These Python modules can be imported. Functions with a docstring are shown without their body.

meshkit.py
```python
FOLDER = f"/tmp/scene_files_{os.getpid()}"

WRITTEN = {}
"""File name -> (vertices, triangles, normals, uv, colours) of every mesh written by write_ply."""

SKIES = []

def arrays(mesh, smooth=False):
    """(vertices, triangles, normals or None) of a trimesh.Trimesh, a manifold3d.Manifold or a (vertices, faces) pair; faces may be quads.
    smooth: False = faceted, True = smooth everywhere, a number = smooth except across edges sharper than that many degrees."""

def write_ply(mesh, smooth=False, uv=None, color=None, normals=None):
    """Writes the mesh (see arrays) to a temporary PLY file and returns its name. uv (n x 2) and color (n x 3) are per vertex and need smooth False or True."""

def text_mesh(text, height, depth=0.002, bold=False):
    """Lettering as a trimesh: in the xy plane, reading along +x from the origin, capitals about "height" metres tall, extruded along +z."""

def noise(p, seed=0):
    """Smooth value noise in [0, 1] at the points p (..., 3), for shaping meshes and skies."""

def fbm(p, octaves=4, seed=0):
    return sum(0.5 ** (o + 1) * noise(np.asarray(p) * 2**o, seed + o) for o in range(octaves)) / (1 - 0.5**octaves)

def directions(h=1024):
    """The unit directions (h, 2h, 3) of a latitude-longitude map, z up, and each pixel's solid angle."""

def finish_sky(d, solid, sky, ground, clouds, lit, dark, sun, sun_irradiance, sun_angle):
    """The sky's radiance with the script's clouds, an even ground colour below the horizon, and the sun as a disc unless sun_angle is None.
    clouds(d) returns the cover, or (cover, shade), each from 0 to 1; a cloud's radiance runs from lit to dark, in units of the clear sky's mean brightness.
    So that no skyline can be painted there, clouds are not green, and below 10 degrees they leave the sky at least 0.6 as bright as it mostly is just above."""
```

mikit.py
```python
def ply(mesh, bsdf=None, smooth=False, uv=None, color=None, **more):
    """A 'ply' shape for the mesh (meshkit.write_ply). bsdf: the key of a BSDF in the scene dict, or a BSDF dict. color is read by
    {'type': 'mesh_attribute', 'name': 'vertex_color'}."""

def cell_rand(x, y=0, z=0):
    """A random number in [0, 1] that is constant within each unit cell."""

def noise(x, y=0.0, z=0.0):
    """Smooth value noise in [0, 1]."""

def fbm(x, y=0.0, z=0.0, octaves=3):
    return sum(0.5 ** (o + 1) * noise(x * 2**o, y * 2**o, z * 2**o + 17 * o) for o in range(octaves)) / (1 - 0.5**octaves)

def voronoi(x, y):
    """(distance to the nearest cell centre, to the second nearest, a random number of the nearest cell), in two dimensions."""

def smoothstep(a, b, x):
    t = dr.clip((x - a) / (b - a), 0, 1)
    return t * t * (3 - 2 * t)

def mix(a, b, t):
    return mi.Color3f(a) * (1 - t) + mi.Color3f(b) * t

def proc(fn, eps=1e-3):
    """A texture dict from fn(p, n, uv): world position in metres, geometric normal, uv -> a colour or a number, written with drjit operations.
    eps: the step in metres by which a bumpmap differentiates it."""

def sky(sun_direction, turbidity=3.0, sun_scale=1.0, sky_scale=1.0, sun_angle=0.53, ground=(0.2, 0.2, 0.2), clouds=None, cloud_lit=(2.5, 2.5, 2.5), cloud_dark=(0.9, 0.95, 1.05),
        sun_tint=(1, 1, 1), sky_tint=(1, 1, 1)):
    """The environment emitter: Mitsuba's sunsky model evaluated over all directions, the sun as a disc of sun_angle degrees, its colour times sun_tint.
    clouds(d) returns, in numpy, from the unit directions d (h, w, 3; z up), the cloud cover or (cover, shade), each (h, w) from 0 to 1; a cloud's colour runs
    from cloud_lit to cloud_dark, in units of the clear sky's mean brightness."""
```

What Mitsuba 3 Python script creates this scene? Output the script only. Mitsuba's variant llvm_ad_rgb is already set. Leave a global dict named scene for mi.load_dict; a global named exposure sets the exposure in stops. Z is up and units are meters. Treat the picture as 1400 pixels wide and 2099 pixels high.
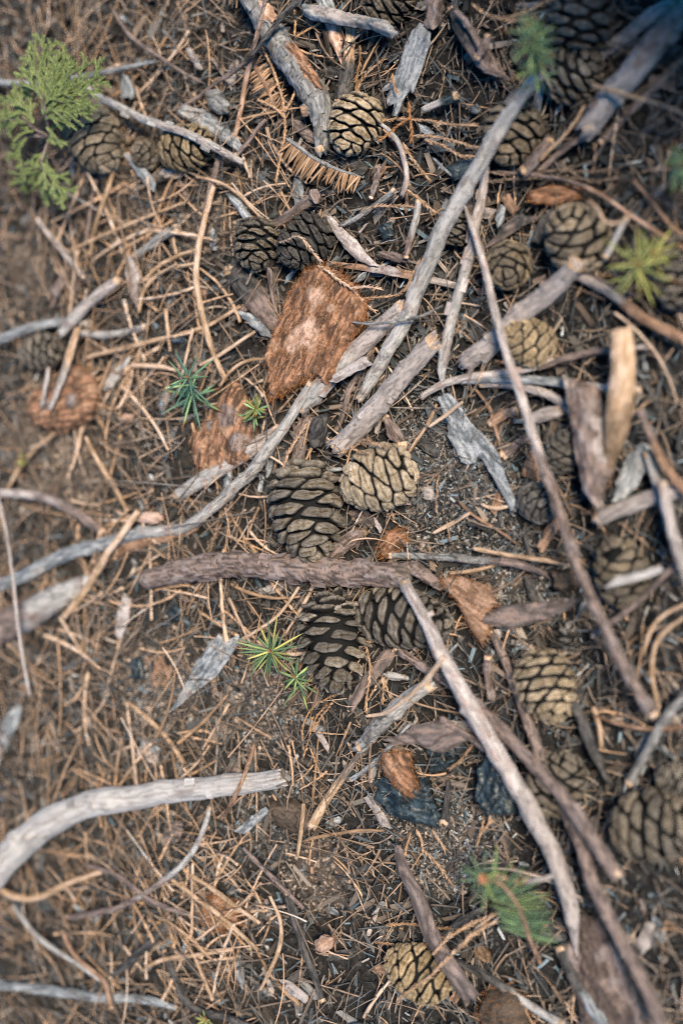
import math
import numpy as np
import drjit as dr
import mitsuba as mi
import mikit
import meshkit
from scipy.interpolate import CubicSpline
from scipy.spatial import Delaunay, cKDTree
from shapely.geometry import Polygon, Point
import shapely

scene, labels = {}, {}

# ------------------------------------------------------------------ camera, sky, exposure
PW, PH = 1400, 2099                       # the photograph's pixels, used to read off where things lie
TILT, DIST, FOV = math.radians(28), 0.96, 39.6
EYE = np.array([math.sin(TILT), 0, math.cos(TILT)]) * DIST
FWD = -EYE / DIST
RIGHT, UP = np.array([math.cos(TILT), 0, -math.sin(TILT)]), np.array([0, 1.0, 0])
FPX = PH / 2 / math.tan(math.radians(FOV / 2))
T4 = mi.ScalarTransform4f
scene['camera'] = {'type': 'thinlens', 'fov': FOV, 'fov_axis': 'y', 'aperture_radius': 0.0150, 'focus_distance': DIST - 0.016,
                   'near_clip': 0.05, 'far_clip': 60.0,
                   'to_world': T4().look_at(origin=EYE.tolist(), target=[0, 0, 0], up=[0, 1, 0])}
SUN = (0.52, 0.16, 0.84)
scene['sky'] = mikit.sky(SUN, turbidity=3, sun_scale=1.25, sky_scale=0.80, sun_angle=16, sun_tint=(0.94, 0.965, 1.0), sky_tint=(0.16, 1.02, 1.40))
exposure = 1.48


def at(u, v, z=0.0):
    """The point at height z above the forest floor that stands at pixel (u, v) of the photograph."""
    d = FWD + RIGHT * ((u - PW / 2) / FPX) - UP * ((v - PH / 2) / FPX)
    return EYE + d * ((z - EYE[2]) / d[2])


def mpp(u, v, z=0.01):
    """Metres per photograph pixel there."""
    return float((at(u, v, z) - EYE) @ FWD) / FPX


# ------------------------------------------------------------------ materials: colour per vertex, grain by geometry
RAMPS = {   # dry matter of one family runs along a line of hues; a vertex carries (place on that line, lightness) in its uv
    'wood': [(96, 128, 142), (142, 152, 160), (170, 166, 162), (174, 156, 150), (178, 142, 116), (166, 110, 76), (150, 84, 48)],
    'straw': [(150, 150, 150), (176, 152, 132), (196, 158, 116), (204, 160, 104), (190, 130, 72), (150, 84, 48)],
    'cone_skin': [(104, 118, 126), (128, 126, 124), (150, 138, 122), (180, 158, 126), (190, 158, 106), (150, 100, 60)],
    'litter': [(88, 124, 140), (134, 144, 152), (150, 144, 138), (166, 140, 118), (186, 146, 106), (178, 118, 76), (150, 84, 48)],
    'leaf': [(84, 120, 108), (96, 124, 92), (118, 138, 88), (160, 164, 92), (176, 150, 92), (156, 104, 74)]}


def lin(c):
    c = np.asarray(c, float) / 255
    return np.where(c < 0.04045, c / 12.92, ((c + 0.055) / 1.055) ** 2.4)


HUES = {k: (lambda x: x / x.sum(1, keepdims=True))(lin(v)) for k, v in RAMPS.items()}
FAMILY = {'wood': 'wood', 'straw': 'straw', 'cone_skin': 'cone_skin', 'leaf': 'leaf', 'charred': 'wood', 'litter': 'litter'}


def encode(col, bsdf):
    h = HUES[FAMILY[bsdf]]
    L = col.sum(1)
    ch = col / np.maximum(L, 1e-6)[:, None]
    best, w = np.full(len(col), 9.0), np.zeros(len(col))
    for i in range(len(h) - 1):
        d = h[i + 1] - h[i]
        t = np.clip((ch - h[i]) @ d / (d @ d), 0, 1)
        e = ((ch - h[i] - t[:, None] * d) ** 2).sum(1)
        w, best = np.where(e < best, (i + t) / (len(h) - 1), w), np.minimum(e, best)
    return np.column_stack([w, L / 3])


def hue_texture(fam):
    h = HUES[fam]

    def fn(p, n, uv):
        x = uv.x * (len(h) - 1)
        c = mi.Color3f(*[float(v) for v in h[0]])
        for i in range(len(h) - 1):
            c += mi.Color3f(*[float(v) for v in h[i + 1] - h[i]]) * dr.clip(x - i, 0, 1)
        return c * (3 * uv.y)
    return mikit.proc(fn)


HT = {f: hue_texture(f) for f in RAMPS}
for name_, rough_, spec_ in (('wood', .78, .32), ('straw', .7, .35), ('cone_skin', .82, .25), ('leaf', .42, .5), ('charred', .42, .5)):
    scene[name_] = {'type': 'twosided', 'bsdf': {'type': 'principled', 'base_color': HT[FAMILY[name_]], 'roughness': rough_, 'specular': spec_}}
scene['litter'] = {'type': 'twosided', 'bsdf': {'type': 'diffuse', 'reflectance': HT['litter']}}


def mixc(a, b, t):
    t = np.asarray(t)[..., None]
    return np.asarray(a) * (1 - t) + np.asarray(b) * t


def sstep(a, b, x):
    t = np.clip((x - a) / (b - a), 0, 1)
    return t * t * (3 - 2 * t)


fbm, noise = meshkit.fbm, meshkit.noise


def floor_z(x, y):
    """Height of the bare ground."""
    x, y = np.asarray(x, float), np.asarray(y, float)
    q = np.stack([x, y, 0 * x], -1)
    return (fbm(q * 9 + 3.1, 3, 5) - 0.5) * 0.022 + (fbm(q * 60, 3, 9) - 0.5) * 0.009 - 0.004


# ------------------------------------------------------------------ entries and labels
def numbered(name):
    if name not in labels and name not in scene:
        return name
    k = 1
    while f'{name}_{k:03d}' in labels or f'{name}_{k:03d}' in scene:
        k += 1
    return f'{name}_{k:03d}'


_count = {}


def part(parent, name, mesh, color, bsdf, smooth=True, kind=None, label=None):
    k = _count.get((parent, name), 0)
    _count[(parent, name)] = k + 1
    key = f'{parent}__{name}' + (f'_{k:03d}' if k else '')
    scene[key] = mikit.ply(mesh, bsdf, smooth=smooth, uv=encode(color, bsdf))
    if kind or label:
        labels[key] = {**({'kind': kind} if kind else {}), **({'label': label} if label else {})}
    return key


def thing(name, label, cat, group=None, mesh=None, color=None, bsdf='wood', smooth=True, kind=None):
    key = numbered(name)
    labels[key] = {'label': label, 'category': cat}
    if group:
        labels[key]['group'] = group
    if kind:
        labels[key]['kind'] = kind
    if mesh is not None:
        scene[key] = mikit.ply(mesh, bsdf, smooth=smooth, uv=encode(color, bsdf))
    return key


def joined(parts):
    """(vertices, faces, colours) lists as one."""
    at_, vs, fs, cs = 0, [], [], []
    for v, f, c in parts:
        vs.append(v); fs.append(np.asarray(f) + at_); cs.append(c); at_ += len(v)
    return (np.vstack(vs), np.vstack(fs)), np.vstack(cs)


# ------------------------------------------------------------------ looks of bark and wood (sRGB as the dry matter shows in open light)
LOOK = {
    'grey':   dict(c=[(190, 187, 184), (160, 157, 155), (208, 203, 198)], flake=.00040, flake_c=(150, 130, 118), flake_at=.64, speck=.70, speck_c=(76, 70, 70), grain=.6, crack=.5),
    'mauve':  dict(c=[(184, 173, 166), (156, 148, 143), (208, 198, 190)], flake=.00035, flake_c=(190, 180, 176), flake_at=.60, speck=.69, speck_c=(84, 76, 78), grain=.5, crack=.55),
    'brown':  dict(c=[(142, 126, 115), (108, 95, 89), (172, 152, 138)], flake=.0008, flake_c=(168, 158, 154), flake_at=.55, speck=.68, speck_c=(58, 48, 46), grain=.8, crack=.8),
    'dark':   dict(c=[(84, 80, 80), (58, 56, 60), (116, 108, 102)], flake=.0006, flake_c=(108, 104, 104), flake_at=.58, speck=.66, speck_c=(38, 36, 40), grain=.8, crack=.8),
    'olive':  dict(c=[(138, 128, 114), (106, 98, 90), (166, 152, 130)], flake=.0005, flake_c=(160, 148, 132), flake_at=.58, speck=.66, speck_c=(62, 56, 52), grain=.8, crack=.7),
    'white':  dict(c=[(204, 199, 192), (172, 166, 160), (220, 216, 210)], flake=.0003, flake_c=(200, 184, 170), flake_at=.80, speck=.86, speck_c=(128, 112, 104), grain=.55, crack=.35, run=.045),
    'pale':   dict(c=[(204, 195, 186), (170, 160, 152), (220, 212, 204)], flake=.0002, flake_c=(182, 156, 140), flake_at=.62, speck=.70, speck_c=(110, 92, 86), grain=.8, crack=.35),
    'lichen': dict(c=[(162, 164, 160), (120, 120, 116), (190, 190, 184)], flake=.0010, flake_c=(88, 82, 80), flake_at=.58, speck=.62, speck_c=(52, 52, 56), grain=.4, crack=.7),
    'tan':    dict(c=[(208, 176, 144), (178, 146, 116), (226, 200, 168)], flake=.0001, flake_c=(158, 122, 94), flake_at=.6, speck=.72, speck_c=(108, 80, 60), grain=.8, crack=.25),
    'straw':  dict(c=[(228, 204, 168), (206, 178, 142), (238, 220, 190)], flake=.0001, flake_c=(190, 156, 118), flake_at=.62, speck=.76, speck_c=(146, 112, 82), grain=.7, crack=.2),
    'rust':   dict(c=[(172, 136, 114), (138, 106, 90), (196, 162, 138)], flake=.0004, flake_c=(122, 90, 74), flake_at=.6, speck=.70, speck_c=(80, 58, 48), grain=.8, crack=.5),
    'red':    dict(c=[(150, 108, 84), (104, 80, 68), (194, 148, 114)], flake=.0009, flake_c=(206, 168, 142), flake_at=.63, speck=.66, speck_c=(72, 48, 40), grain=1.2, crack=.6),
    'wood':   dict(c=[(232, 206, 164), (206, 170, 128), (244, 226, 192)], flake=.0003, flake_c=(190, 150, 112), flake_at=.64, speck=.72, speck_c=(140, 104, 76), grain=1.0, crack=.35),
    'drift':  dict(c=[(136, 124, 120), (104, 94, 94), (164, 146, 134)], flake=.0, flake_c=(134, 116, 112), flake_at=.9, speck=.72, speck_c=(76, 68, 68), grain=.6, rings=1, crack=.4),
    'bluish': dict(c=[(160, 166, 168), (120, 128, 132), (194, 198, 198)], flake=.0003, flake_c=(144, 140, 138), flake_at=.62, speck=.70, speck_c=(72, 78, 84), grain=1.1, crack=.6),
    'char':   dict(c=[(50, 62, 70), (32, 40, 46), (86, 102, 110)], flake=.0012, flake_c=(60, 74, 82), flake_at=.55, speck=.7, speck_c=(22, 26, 30), grain=.8, crack=1.0),
    'soil':   dict(c=[(104, 90, 82), (74, 66, 62), (134, 116, 104)], flake=.0012, flake_c=(118, 102, 90), flake_at=.55, speck=.62, speck_c=(50, 46, 44), grain=.3, crack=.6),
    'stone':  dict(c=[(210, 182, 152), (176, 142, 112), (224, 204, 178)], flake=.0003, flake_c=(186, 156, 136), flake_at=.56, speck=.66, speck_c=(134, 104, 88), grain=.6, crack=.7),
}


def surface(look, q, seed):
    """(linear colour, height) of bark or wood at q: two coordinates across the grain and, last, one along it, in metres."""
    L = LOOK[look]
    c = [np.array(x, float) for x in L['c']]
    o = np.array([seed * 1.37 % 50, seed * 2.11 % 50, seed * 3.7 % 50])
    g = q * np.array([1, 1, L.get('run', 0.13)])
    n1 = fbm(q * np.array([170, 170, 70]) + o, 3, seed % 97)
    n2 = fbm(g * 900 + o, 3, (seed + 3) % 97)
    n3 = fbm(q * np.array([230, 230, 110]) + o + 9, 4, (seed + 7) % 97)
    n4 = noise(q * np.array([1000, 1000, 700]) + o, (seed + 11) % 97)
    n5 = fbm(q * np.array([60, 60, 25]) + o, 2, (seed + 13) % 97)
    col = mixc(c[0], c[1], sstep(.38, .72, n1) * .7)
    col = mixc(col, c[2], sstep(.45, .68, n2) * (0.35 + L['grain'] * .6))
    col = mixc(col, c[1] * .82, sstep(.52, .36, n2) * L['grain'] * .8)
    if L.get('rings'):
        w = np.sin((q[..., 0] * 900 + (fbm(q * np.array([60, 60, 34]) + o, 2, 4) - .5) * 26 + q[..., 2] * 30))
        col = mixc(col, (88, 72, 72), sstep(.55, .95, w) * .8)
        col = mixc(col, (176, 150, 132), sstep(-.55, -.95, w) * .55)
    fm = sstep(L['flake_at'] - .02, L['flake_at'] + .03, n3)
    col = mixc(col, L['flake_c'], fm * L.get('flake_k', .5))
    sp = sstep(L['speck'] + .06, L['speck'] + .12, n4) * sstep(.40, .60, n1 * .5 + n5 * .5)
    col = mixc(col, L['speck_c'], sp * .7)
    n6 = fbm(q * np.array([300, 300, 60]) + o + 4, 2, (seed + 17) % 97)
    ck = sstep(.93, .98, 1 - np.abs(n6 - .5) * 2) * L.get('crack', 0)
    col = mixc(col, L['speck_c'], ck * .85)
    col = col * (0.92 + 0.16 * n5)[..., None]
    h = -.0006 * ck + L['flake'] * (fm - .5) - 0.00035 * sp + (n2 - .5) * 0.0011 * L['grain'] + (n1 - .5) * .0008
    return lin(np.clip(col, 4, 250)), h


# ------------------------------------------------------------------ tubes: sticks, twigs, stems
def frames(P):
    t = np.gradient(P, axis=0)
    t /= np.linalg.norm(t, axis=1, keepdims=True) + 1e-12
    a = np.zeros_like(P)
    x = np.array([0, 0, 1.0]) - t[0] * t[0, 2]
    if np.linalg.norm(x) < .1:
        x = np.array([1.0, 0, 0]) - t[0] * t[0, 0]
    for i in range(len(P)):
        x = x - t[i] * (x @ t[i])
        x /= np.linalg.norm(x) + 1e-12
        a[i] = x
    return t, a, np.cross(t, a)


def curve(pts, step):
    pts = np.asarray(pts, float)
    d = np.r_[0, np.cumsum(np.linalg.norm(np.diff(pts[:, :3], axis=0), axis=1))]
    n = max(3, int(d[-1] / step) + 1)
    s = np.linspace(0, d[-1], n)
    if len(pts) < 3:
        return np.stack([np.interp(s, d, pts[:, k]) for k in range(pts.shape[1])], 1), s
    q = CubicSpline(d, pts, bc_type='natural')(s)
    for k in range(3, pts.shape[1]):
        q[:, k] = np.interp(s, d, pts[:, k])
    return q, s


def tube_faces(n, m):
    i, j = np.meshgrid(np.arange(n - 1), np.arange(m), indexing='ij')
    a, b = i * m + j, i * m + (j + 1) % m
    c, d = a + m, b + m
    return np.vstack([np.stack([a, b, d], -1).reshape(-1, 3), np.stack([a, d, c], -1).reshape(-1, 3)])


def limb_mesh(P, R, s, look, seed, ends, knobs=0, flat=1.0, to_look=None):
    """A branch along P with radii R. Returns ((v, f), colour, end rings). ends: two of 'broken', 'point', 'round', 'cut'."""
    n, r0 = len(P), float(np.max(R))
    m = int(np.clip(2 * math.pi * r0 / 0.00075, 7, 40))
    t, a, b = frames(P)
    th = np.arange(m) * 2 * math.pi / m
    rg = np.random.default_rng(seed)
    R = R.copy()
    k = 4
    for e, sl in ((0, slice(0, k)), (1, slice(n - k, n))):
        ramp = np.linspace(0, 1, k) if e == 0 else np.linspace(1, 0, k)
        if ends[e] == 'round':
            R[sl] *= np.sqrt(np.clip(1 - (1 - ramp) ** 2 * .9, 0.02, 1))
        elif ends[e] == 'point':
            kk = min(n // 3, max(4, int(r0 * 5 / max(s[1] - s[0], 1e-5))))
            rr = np.linspace(.12, 1, kk)
            if e == 0:
                R[:kk] *= rr ** .8
            else:
                R[-kk:] *= rr[::-1] ** .8
    Rg = np.repeat(R[:, None], m, 1)
    lump = fbm(np.stack([np.cos(th)[None] * r0 * 90 + 0 * s[:, None], np.sin(th)[None] * r0 * 90 + 0 * s[:, None], s[:, None] * 45 + 0 * th[None]], -1) + seed % 31, 3, seed % 89)
    Rg = Rg * (1 + (lump - .5) * .22)
    for _ in range(knobs):
        i0, j0 = rg.uniform(.1, .9) * s[-1], rg.uniform(0, 2 * math.pi)
        w = r0 * rg.uniform(.35, .7)
        dd = (s[:, None] - i0) ** 2 + (r0 * np.angle(np.exp(1j * (th[None] - j0)))) ** 2
        Rg = Rg * (1 + .28 * np.exp(-dd / w ** 2))
    q = np.stack([Rg * np.cos(th), Rg * np.sin(th), np.repeat(s[:, None], m, 1)], -1)
    col, h = surface(look, q, seed)
    if to_look:
        c2, h2 = surface(to_look, q, seed + 1)
        e = sstep(.15, .85, s / s[-1])[:, None] + (lump - .5) * 1.2
        e = sstep(.3, .7, e)
        col, h = mixc(col, c2, e), h * (1 - e) + h2 * e
    Rg = np.maximum(Rg + np.minimum(h, R[:, None] * .5) * np.minimum(1, R[:, None] / .003), R[:, None] * .35)
    v = P[:, None] + Rg[..., None] * (np.cos(th)[None, :, None] * a[:, None] * flat + np.sin(th)[None, :, None] * b[:, None])
    jag = np.zeros((2, m))
    for e in (0, 1):
        if ends[e] in ('broken', 'cut'):
            amp = (1.1 if ends[e] == 'broken' else .25) * R[0 if e == 0 else -1]
            jag[e] = (noise(np.stack([np.cos(th) * 2.2, np.sin(th) * 2.2, 0 * th + seed % 13], -1), seed % 71) - .5) * 2 * amp
            v[0 if e == 0 else -1] += (t[0 if e == 0 else -1] * (-1 if e == 0 else 1)) * np.abs(jag[e])[:, None]
    f = tube_faces(n, m)
    verts, cols = v.reshape(-1, 3), col.reshape(-1, 3)
    c0, c1 = len(verts), len(verts) + 1
    verts = np.vstack([verts, P[:1], P[-1:]])
    cols = np.vstack([cols, cols[:m].mean(0), cols[-m - 2:-2].mean(0)])
    j = np.arange(m)
    f = np.vstack([f, np.stack([0 * j + c0, (j + 1) % m, j], -1), np.stack([0 * j + c1, (n - 1) * m + j, (n - 1) * m + (j + 1) % m], -1)])
    return (verts, f), cols, [(P[0], -t[0], a[0], b[0], R[0]), (P[-1], t[-1], a[-1], b[-1], R[-1])]


def end_mesh(e, look, seed, jag=.45, flat=1.0):
    """Torn wood that fills the end of a branch."""
    p, d, a, b, r = e
    m = int(np.clip(2 * math.pi * r / 0.0008, 10, 30))
    th = np.arange(m) * 2 * math.pi / m
    fr = np.array([.98, .97, .86, .66, .42, .18])
    off = np.array([-.6, .12, .30, .34, .36, .36])
    X, Y = fr[:, None] * np.cos(th) * r, fr[:, None] * np.sin(th) * r
    q = np.stack([X * 1.0, Y * 1.0, 0 * X + seed % 7 * .01], -1)
    z = off[:, None] * r + (fbm(q * (1.6 / r) + 5, 3, seed % 83) - .5) * 2 * jag * r * (off[:, None] > 0)
    v = p + X[..., None] * a * flat + Y[..., None] * b + z[..., None] * d
    col, h = surface(look, np.stack([X, Y, z], -1), seed)
    v = np.vstack([v.reshape(-1, 3), (p + d * r * .36)[None]])
    f = tube_faces(len(fr), m)
    j = np.arange(m)
    f = np.vstack([f, np.stack([0 * j + len(v) - 1, 5 * m + j, 5 * m + (j + 1) % m], -1)])
    c = np.vstack([col.reshape(-1, 3), col.reshape(-1, 3).mean(0)])
    return (v, f), c


_seed = [100]


def nseed():
    _seed[0] += 1
    return _seed[0]


def limb(name, label, cat, pts, w, z=4, look='grey', ends=('broken', 'broken'), end_look='wood', knobs=0, wob=1.0, group=None, to_look=None, stubs=(), flat=1.0, peel=0):
    """A stick lying along pts (pixels) with widths w (pixels) and clearance z (millimetres, under it)."""
    seed = nseed()
    n = len(pts)
    w = np.interp(np.linspace(0, 1, n), np.linspace(0, 1, np.size(w)), np.atleast_1d(w)) if np.size(w) != n else np.asarray(w, float)
    z = np.interp(np.linspace(0, 1, n), np.linspace(0, 1, np.size(z)), np.atleast_1d(z)) if np.size(z) != n else np.asarray(z, float)
    rows = []
    for (u, v), ww, zz in zip(pts, w, z):
        zz = zz / 1000
        r = ww / 2 * mpp(u, v, zz)
        zz = zz + r * flat
        rows.append([*at(u, v, zz), r])
    Q, s = curve(rows, 0.0009)
    P, R = Q[:, :3], Q[:, 3]
    amp = wob * np.minimum(.0018, .30 * R.max())
    for k in range(3):
        P[:, k] += (fbm(np.stack([s * 38, 0 * s + k * 7.7, 0 * s + seed % 50], -1), 3, 3) - .5) * 2 * amp * np.sin(np.linspace(0, math.pi, len(s))) ** .3
    mesh, col, e = limb_mesh(P, np.maximum(R, .0003), s, look, seed, ends, knobs, flat, to_look)
    key = thing(name, label, cat, group, mesh, col, 'straw' if look in ('tan', 'straw', 'wood') else 'wood')
    for i in (0, 1):
        if ends[i] in ('broken', 'cut') and e[i][4] > .0016:
            m2, c2 = end_mesh(e[i], end_look, seed + i, .5 if ends[i] == 'broken' else .15, flat)
            part(key, 'broken_end', m2, c2, 'straw')
    if peel:
        rg = np.random.default_rng(seed + 9)
        t, a, b = frames(P)
        for _ in range(peel):
            i0, L, w0, wd = rg.uniform(.06, .94) * s[-1], rg.uniform(.004, .013), rg.uniform(-1.3, 1.3), rg.uniform(.35, .9)
            ss, th = np.linspace(0, 1, 9), np.linspace(-.5, .5, 7)
            lift = rg.uniform(.0005, .0022)
            e = rg.integers(0, 3)
            verts = []
            for lay in (0, 1):
                for u in ss:
                    i = int(np.clip((i0 + u * L) / s[-1], 0, 1) * (len(P) - 1))
                    edge = .35 * (noise(np.array([[u * 4, lay * 0, seed % 9 + i0 * 900]]))[0] - .5)
                    for q in th:
                        up = (q + .5) ** 2 if e == 0 else ((.5 - q) ** 2 if e == 1 else u ** 2)
                        an = w0 + wd * (q + edge * q)
                        r = R[i] * 1.02 + .0003 + lift * up - lay * .00035
                        verts.append(P[i] + r * (math.cos(an) * a[i] * flat + math.sin(an) * b[i]))
            k = np.arange(9 * 7).reshape(9, 7)
            quad = np.stack([k[:-1, :-1], k[:-1, 1:], k[1:, 1:], k[1:, :-1]], -1).reshape(-1, 4)
            rim = np.r_[k[0], k[1:, -1], k[-1, -2::-1], k[-2:0:-1, 0]]
            side = np.stack([rim, np.roll(rim, -1), np.roll(rim, -1) + 63, rim + 63], -1)
            f4 = np.vstack([quad, quad[:, ::-1] + 63, side])
            f3 = np.vstack([f4[:, [0, 1, 2]], f4[:, [0, 2, 3]]])
            verts = np.array(verts)
            qq = np.stack([np.tile(np.tile(th * .006, 9), 2), np.zeros(126), np.tile(np.repeat(ss * L + i0, 7), 2)], -1)
            c3, _h = surface(look, qq, seed + 21)
            part(key, 'bark_flake', (verts, f3), c3 * rg.uniform(.8, 1.25), 'wood')
    for (frac, side, rr, ll) in stubs:
        i = int(frac * (len(P) - 1))
        t, a, b = frames(P)
        d = a[i] * math.cos(side) + b[i] * math.sin(side)
        p0 = P[i] + d * R[i] * .5
        pp = np.linspace(0, 1, 9)[:, None] * d * (R[i] * .5 + ll) + p0
        mm, cc, ee = limb_mesh(pp, np.full(9, rr), np.linspace(0, R[i] * .5 + ll, 9), look, seed + 5, ('round', 'cut'))
        part(key, 'knot_stub', mm, cc, 'wood')
        m2, c2 = end_mesh(ee[1], 'rust', seed + 6, .15)
        part(key, 'broken_end', m2, c2, 'wood')
    return key


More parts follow.
